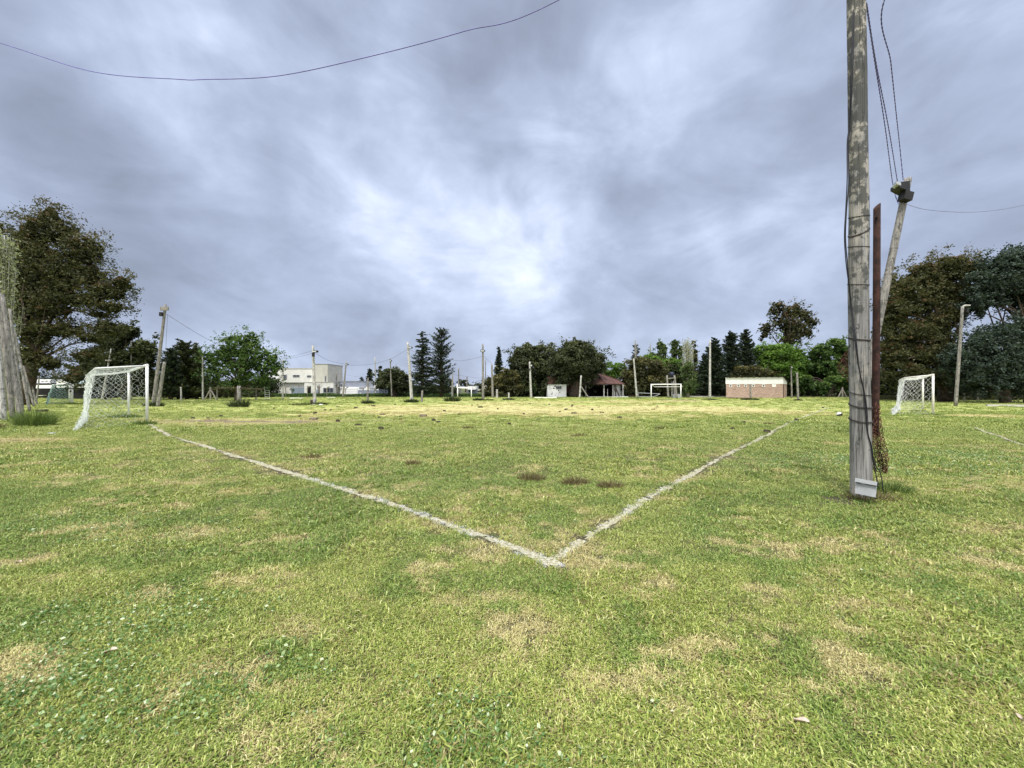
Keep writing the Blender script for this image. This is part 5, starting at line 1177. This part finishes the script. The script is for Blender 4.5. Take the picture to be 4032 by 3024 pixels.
conifer('dark spiky conifer just right of the leaning crossboard pole', 672, 1372, 1560, 48, 47, 'f_con', 1, 24, 1.0, .55, -.1, .1, up=.5, leaf=.2)
conifer('broad dark conifer with several tops right of the crossboard pole', 735, 1350, 1560, 75, 49, 'f_cyp', 2, 26, 1.0, .45, -.1, .15, up=.6, leaf=.2)
conifer('smaller dark conifer filling the gap left of the feathery tree', 775, 1365, 1560, 40, 50, 'f_con', 3, 20, 1.0, .5, -.1, .15, up=.5, leaf=.2)
tree('shrub', 'bright green shrub in front of the dark conifers', [(690, 1520, 45, 28), (730, 1535, 40, 22), (660, 1540, 30, 20)], 49, 700, .10, .12, 'f_green', 40, 70, .3, cat='shrub')
tree('broadleaf_tree', 'feathery fresh green broadleaf tree left of the cream house', [(930, 1365, 70, 55), (1000, 1400, 75, 60), (870, 1420, 70, 45), (960, 1460, 90, 55), (1060, 1450, 50, 50), (840, 1470, 45, 30), (1035, 1500, 35, 22), (900, 1390, 40, 50), (990, 1340, 35, 35), (1075, 1420, 24, 30), (940, 1510, 50, 18), (820, 1400, 25, 20)], 44, 935, .30, .11, 'f_green', 80, 40, .13, shell=.3, flat=.9, halo=.4)
tree('shrub', 'brownish scrub under the left conifers by the slender pole', [(800, 1545, 60, 22), (890, 1540, 50, 24), (740, 1555, 60, 15)], 53, 810, .10, .14, 'f_olive', 40, 70, .3, cat='shrub')
tree('shrub', 'dark green shrub behind the braced corner post', [(850, 1515, 40, 28), (890, 1530, 40, 22)], 56, 860, .10, .14, 'f_ivy', 40, 80, .3, cat='shrub')
tree('shrub', 'dark hedge-like scrub under the right of the feathery tree', [(1000, 1555, 55, 14), (1050, 1558, 40, 10), (940, 1558, 40, 10)], 58, 1000, .08, .14, 'f_ivy', 40, 70, .3, cat='shrub')
tree('shrub', 'weedy bushes along the foot of the cream house', [(1145, 1560, 22, 9), (1195, 1562, 20, 7), (1170, 1562, 30, 6)], 60, 1160, .05, .12, 'f_green', 30, 50, .3, cat='shrub', limbs=False)
tree('broadleaf_tree', 'small tree with a pale top and dark body behind the beige tower', [(1300, 1465, 18, 14), (1325, 1485, 22, 18), (1305, 1490, 18, 16), (1322, 1462, 10, 10)], 78, 1312, .2, .16, 'f_round', 40, 70, .3)
conifer('small far conifer above the grey garage building, left one', 1456, 1450, 1550, 18, 82, 'f_con', 4, 18, 1.2, .6, .1, leaf=.25, tr=.2)
conifer('small far conifer with a sharp tip beside the round dark tree', 1498, 1440, 1550, 20, 82, 'f_con', 5, 18, 1.2, .8, .1, leaf=.25, tr=.2)
conifer('lowest far conifer over the grey garage roof', 1423, 1486, 1550, 16, 82, 'f_con', 6, 10, 1.2, .6, .1, leaf=.25, tr=.2)
tree('sapling', 'leafless pollarded sapling in front of the cream porch', [(1245, 1511, 8, 5), (1265, 1513, 8, 5)], 64, 1255, .16, .05, 'f_olive', 6, 6, .3, bark='bark_grey')
tree('sapling', 'thinly leaved small tree before the left end of the grey garage building', [(1335, 1515, 20, 12), (1345, 1527, 14, 8)], 64, 1336, .10, .07, 'f_olive', 30, 26, .3, bark='bark_grey')
tree('sapling', 'small leafy sapling left of the grey garage door', [(1150, 1535, 11, 8)], 62, 1151, .05, .09, 'f_green', 30, 40, .3, bark='bark_grey')
tree('sapling', 'thin tied sapling on a grass clump before the dark grey wall', [(1449, 1505, 18, 14), (1452, 1520, 10, 6)], 36, 1449, .07, .03, 'f_olive', 20, 8, .3, bark='bark_grey', trunk_top=(1449, 1488))
tree('round_tree', 'dense rounded dark tree right of the grey garage building', [(1545, 1480, 48, 32), (1520, 1500, 36, 32), (1575, 1495, 36, 36), (1548, 1515, 58, 26), (1500, 1515, 20, 18), (1590, 1520, 22, 20)], 62, 1553, .34, .17, 'f_round', 80, 110, .24, shell=.5)
conifer('left of the two tall ragged conifers beyond the pitch', 1664, 1306, 1562, 52, 58, 'f_con', 7, 34, .85, .42, .15, .18, leaf=.17, tr=.3)
conifer('right of the two tall ragged conifers, the broader one', 1737, 1300, 1562, 58, 58, 'f_con', 8, 34, .75, .30, -.05, .22, leaf=.17, tr=.3, up=.5)
tree('shrub', 'low dark undergrowth beneath the two tall conifers', [(1640, 1540, 40, 18), (1700, 1535, 40, 20), (1610, 1530, 20, 25)], 66, 1660, .1, .16, 'f_ivy', 40, 60, .3, cat='shrub', limbs=False)
for i, (px, Yt, hh, lab) in enumerate(((1775, 130, 12, 'leafless grey treetop far behind the low white house'), (1812, 125, 15, 'small far round treetop above the low white house'), (1833, 125, 14, 'narrow far treetop next to the shorter distant pole'))):
    tree('far_tree', lab, [(px, HY - hh - 5, 11, 14)], Yt, px, .2, .3, ['f_olive', 'f_round', 'f_round'][i], 50, 40, .3, limbs=False)
tree('far_tree', 'low dark wooded rise on the horizon right of the low white houses', [(1880, 1522, 35, 12), (1915, 1520, 30, 12), (1850, 1524, 25, 10)], 130, 1885, .2, .35, 'f_round', 70, 70, .25, limbs=False)
# middle
conifer('pointed dark araucaria-like conifer left of the olive bush', 1964, 1368, 1545, 26, 70, 'f_con', 9, 26, 1.3, .8, -.15, .08, leaf=.2, up=.1, tr=.3)
tree('shrub', 'large olive green bush in front of the pointed conifer', [(1960, 1510, 50, 40), (2010, 1500, 40, 45), (1930, 1540, 45, 22), (1990, 1475, 26, 26), (2030, 1530, 40, 34), (1975, 1550, 60, 14)], 63, 1980, .15, .16, 'f_olive', 60, 90, .26, cat='shrub')
tree('round_tree', 'broad dark round tree over the white shed, the left one of the pair', [(2080, 1400, 65, 45), (2130, 1400, 60, 42), (2040, 1430, 40, 45), (2110, 1450, 90, 50), (2060, 1490, 50, 45), (2170, 1470, 50, 45), (2076, 1362, 8, 14), (2165, 1366, 6, 12), (2040, 1540, 30, 22), (2100, 1530, 45, 25)], 66, 2110, .4, .18, 'f_round', 78, 120, .24)
tree('round_tree', 'broad dark round tree beside the tiled pavilion, the right one of the pair', [(2270, 1385, 75, 42), (2220, 1420, 60, 50), (2330, 1420, 50, 45), (2270, 1440, 95, 50), (2350, 1445, 35, 30), (2200, 1465, 50, 35), (2290, 1480, 60, 26), (2277, 1350, 18, 12), (2240, 1490, 40, 22)], 62, 2262, .75, .17, 'f_round', 84, 125, .24, trunk_top=(2265, 1440))
tree('shrub', 'dark tangled undergrowth between the olive bush and the white shed', [(2060, 1535, 60, 30), (2120, 1540, 45, 24), (2010, 1550, 40, 16)], 64.5, 2070, .1, .16, 'f_ivy', 50, 90, .28, cat='shrub', limbs=False)
tree('broadleaf_tree', 'light green tree behind the peak of the pavilion roof', [(2400, 1455, 45, 30), (2440, 1450, 35, 24), (2380, 1480, 40, 25), (2430, 1480, 50, 24)], 76, 2410, .25, .17, 'f_lime', 60, 70, .24)
tree('round_tree', 'dark olive domed tree right of the pavilion', [(2550, 1450, 70, 45), (2500, 1490, 60, 45), (2600, 1490, 45, 50), (2550, 1510, 90, 45), (2470, 1530, 40, 30), (2600, 1540, 60, 26), (2510, 1440, 35, 30)], 66, 2550, .4, .18, 'f_olive', 76, 115, .24)
conifer('ragged dark conifer with bare twigs behind the slim leaning pole', 2504, 1355, 1550, 30, 70, 'f_con', 10, 22, 1.1, .5, -.1, .2, leaf=.2, up=.3)
poplar('leafless pale poplar top in front of the ragged conifer', 2502, 1328, 1550, 14, 69, 'f_pale', 3, 22, 60, .08, twig=.03, lower=.5)
poplar('faint leafless poplar top left of the green poplars', 2560, 1338, 1550, 12, 80, 'f_pale', 4, 16, 30, .08, twig=.03, lower=.5)
tree('poplar_tree', 'green poplar with two dark leafy tops, left one of the row', [(2600, 1362, 13, 20), (2615, 1372, 10, 18), (2605, 1400, 20, 28), (2590, 1430, 40, 30), (2570, 1410, 30, 20)], 74, 2600, .2, .16, 'f_poplar', 90, 70, .30)
tree('poplar_tree', 'single column-shaped dark poplar top in the middle of the row', [(2656, 1355, 12, 20), (2656, 1385, 14, 24)], 74, 2656, .2, .16, 'f_poplar', 110, 80, .34)
tree('poplar_tree', 'thin short poplar top beside the pale bare one', [(2680, 1375, 8, 14), (2680, 1400, 9, 22), (2682, 1430, 10, 20)], 74, 2680, .15, .15, 'f_poplar', 100, 60, .34)
tree('broadleaf_tree', 'bright green leafy tree mass beneath the poplar tops', [(2640, 1440, 45, 34), (2600, 1440, 40, 30), (2660, 1470, 40, 34), (2560, 1415, 35, 22), (2620, 1480, 40, 30)], 72, 2630, .2, .18, 'f_lime', 62, 70, .26)
poplar('whitish bare-twigged poplar with an ivy-clad lower trunk', 2708, 1330, 1565, 36, 58, 'f_pale', 5, 90, 1500, .10, twig=.028, lower=.50, tr=.3)
tree('ivy', 'green ivy sleeve clinging to the trunk of the whitish poplar', [(2705, 1460, 20, 30), (2712, 1440, 16, 20), (2718, 1520, 22, 36), (2700, 1530, 10, 22), (2728, 1500, 12, 30)], 57.6, 2708, .10, .11, 'f_poplar', 110, 90, .34, cat='ivy', limbs=False, trunk_top=(2709, 1470), bark='bark_grey')
tree('poplar_tree', 'slim brownish poplar directly behind the whitish one', [(2732, 1355, 9, 14), (2734, 1385, 10, 22), (2736, 1420, 11, 26), (2738, 1460, 12, 26)], 70, 2734, .15, .14, 'f_olive', 80, 36, .34)
for i, (px, top, hw, Yc, sd, lab) in enumerate(((2812, 1335, 58, 62, 11, 'dark dense conifer directly right of the bare straight pole'), (2878, 1308, 48, 66, 12, 'tall blunt-topped dark conifer, middle of the three above the brick building'), (2935, 1300, 52, 67, 13, 'tall feathery dark conifer, right of the three above the brick building'), (2775, 1400, 40, 66, 14, 'lower dark conifer at the left side of the conifer group'))):
    conifer(lab, px, top, 1560, hw, Yc, 'f_con', sd, 38, 1.5, .55 if i != 1 else .42, -.02, .02 if i != 2 else .12, leaf=.19, tr=.3, up=.35)
tree('gum_tree', 'tall airy gum tree standing above the bright green tree', [(3060, 1215, 32, 30), (3120, 1225, 45, 35), (3170, 1245, 30, 30), (3090, 1270, 50, 45), (3140, 1300, 50, 40), (3195, 1270, 25, 22), (3020, 1290, 26, 20), (3110, 1340, 50, 25), (3180, 1310, 22, 20), (3010, 1320, 16, 16)], 82, 3110, .40, .19, 'f_euc', 110, 36, .13, flat=.9, shell=.3, halo=.35, trunk_top=(3110, 1260), dfac=.8)
tree('broadleaf_tree', 'big bright green rounded tree behind the brick building', [(3070, 1400, 80, 55), (3020, 1430, 60, 50), (3130, 1420, 60, 50), (3080, 1460, 100, 50), (3150, 1470, 50, 45), (3000, 1390, 35, 35)], 68, 3080, .4, .17, 'f_lime', 84, 100, .20, shell=.55)
tree('shrub', 'olive leafed bush behind the left half of the brick building', [(2935, 1465, 45, 30), (2980, 1470, 45, 32), (2910, 1500, 40, 24), (3020, 1490, 40, 24)], 62, 2960, .15, .17, 'f_olive', 60, 90, .26, cat='shrub')
tree('broadleaf_tree', 'mid green tree with layered boughs between the bright tree and the thick pole', [(3230, 1395, 50, 40), (3290, 1370, 45, 40), (3330, 1400, 35, 50), (3250, 1450, 70, 40), (3320, 1460, 50, 35), (3210, 1440, 40, 30), (3370, 1420, 50, 60)], 66, 3270, .3, .19, 'f_green', 80, 100, .22)
tree('broadleaf_tree', 'dark green tree with drooping boughs reaching down beside the thick pole', [(3290, 1500, 60, 18), (3330, 1520, 40, 14), (3220, 1520, 60, 20), (3170, 1500, 40, 26), (3360, 1480, 60, 30)], 62, 3260, .3, .18, 'f_green', 64, 80, .24)
# right side
tree('gum_tree', 'massive olive brown gum tree behind the right goal', [(3560, 1150, 75, 60), (3640, 1090, 80, 55), (3740, 1060, 90, 55), (3830, 1070, 70, 50), (3520, 1230, 70, 60), (3600, 1200, 90, 50), (3700, 1150, 80, 50), (3780, 1150, 60, 50), (3560, 1310, 90, 60), (3660, 1290, 90, 60), (3740, 1250, 60, 40), (3520, 1400, 60, 60), (3620, 1400, 90, 60), (3700, 1380, 70, 60), (3560, 1470, 80, 50), (3660, 1480, 90, 40), (3810, 1210, 40, 24)],
     41, 3735, .62, .125, 'f_euc', 120, 105, .14, shell=.4, trunk_top=(3720, 1250), dfac=.8, flat=.7, ratio=.4, halo=.22)
tree('gum_tree', 'dark grey-green gum tree crown cut by the right edge', [(3960, 1060, 80, 60), (4040, 1040, 90, 60), (3900, 1130, 70, 50), (3990, 1150, 90, 55), (4080, 1180, 80, 60), (3860, 1200, 40, 26), (4120, 1100, 80, 80), (4060, 1230, 50, 26)], 38, 4060, .4, .12, 'f_conb', 140, 110, .14, shell=.4, dfac=.8, flat=.7, halo=.25)
tree('cedar_tree', 'bluish green cedar with hanging boughs under the right-edge crown', [(3860, 1370, 70, 50), (3940, 1330, 70, 40), (4020, 1310, 70, 50), (3830, 1440, 90, 45), (3920, 1430, 90, 60), (4020, 1420, 90, 60), (3770, 1410, 40, 30), (3860, 1500, 80, 34), (3960, 1500, 90, 40), (4060, 1500, 70, 50), (4120, 1400, 80, 80)], 37, 3960, .35, .12, 'f_conb', 120, 110, .15, flat=.5, dfac=.8, halo=.3)
for i, (px, top, hw, lab) in enumerate(((3478, 1120, 26, 'thin dark tree just right of the leaning floodlight pole, left one'), (3510, 1060, 24, 'thin dark tree just right of the leaning floodlight pole, taller one'))):
    tree('thin_tree', lab, [(px, top + 60, hw, 50), (px + 4, top + 160, hw, 50), (px - 3, top + 270, hw, 50), (px, top + 370, hw, 40)], 50, px, .14, .16, 'f_euc', 40, 34, .28, dfac=1)
tree('shrub', 'fresh green bush beneath the massive gum tree', [(3490, 1520, 35, 20), (3530, 1535, 30, 14)], 50, 3500, .08, .14, 'f_green', 50, 60, .28, cat='shrub', limbs=False)
# undergrowth that closes the view under the trees
def understory(name, px0, px1, Y, h, n, seed, mat='f_ivy', leaf=.22, Y1=None):
    r = np.random.default_rng(seed); x0, x1 = xy(px0, Y)[0], xy(px1, Y1 or Y)[0]; u = r.random(n); x = x0 + (x1 - x0) * u; yy = Y + ((Y1 or Y) - Y) * u + r.random(n) * 3.2
    hh = h * (.55 + .75 * fbm(x, yy * 0, 3.0, 80)); z = hh * r.random(n) ** .8
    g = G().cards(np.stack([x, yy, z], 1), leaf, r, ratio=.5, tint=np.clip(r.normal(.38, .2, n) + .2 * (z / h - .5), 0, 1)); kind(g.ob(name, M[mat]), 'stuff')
understory('undergrowth', 2620, 3500, 70, 5.2, 42000, 1, Y1=66); understory('undergrowth', 3440, 4200, 47, 3.6, 40000, 2, Y1=46, leaf=.2)
understory('undergrowth', 2440, 2640, 69, 3.0, 9000, 3); understory('undergrowth', 560, 1060, 64, 3.2, 20000, 4); understory('undergrowth', 1985, 2340, 70.5, 4.2, 15000, 5); understory('undergrowth', 1500, 1760, 76, 1.9, 8000, 6)
understory('undergrowth', 1030, 1500, 63, .5, 9000, 7, 'f_green', .10); understory('undergrowth', 1500, 1990, 62, .45, 9000, 8, 'f_green', .10); understory('undergrowth', -200, 620, 62, 3.6, 22000, 9)
understory('rough_grass', 3440, 4150, 44.5, .6, 9000, 10, 'f_olive', .08)
# fence posts under the right-hand trees
for px, py0, py1, lab in ((3705, 1523, 1563, 'dim fence post left of the massive gum trunk'), (3796, 1536, 1556, 'dim short fence post right of the massive gum trunk'), (3850, 1520, 1563, 'dim greenish fence post under the blue-green cedar')):
    a = xy(px, 43.5); tag(G().tube([(*a, 0), at(px, py0, 43.5)], .09, 6).ob('fence_post', M['timber']), lab, 'post')
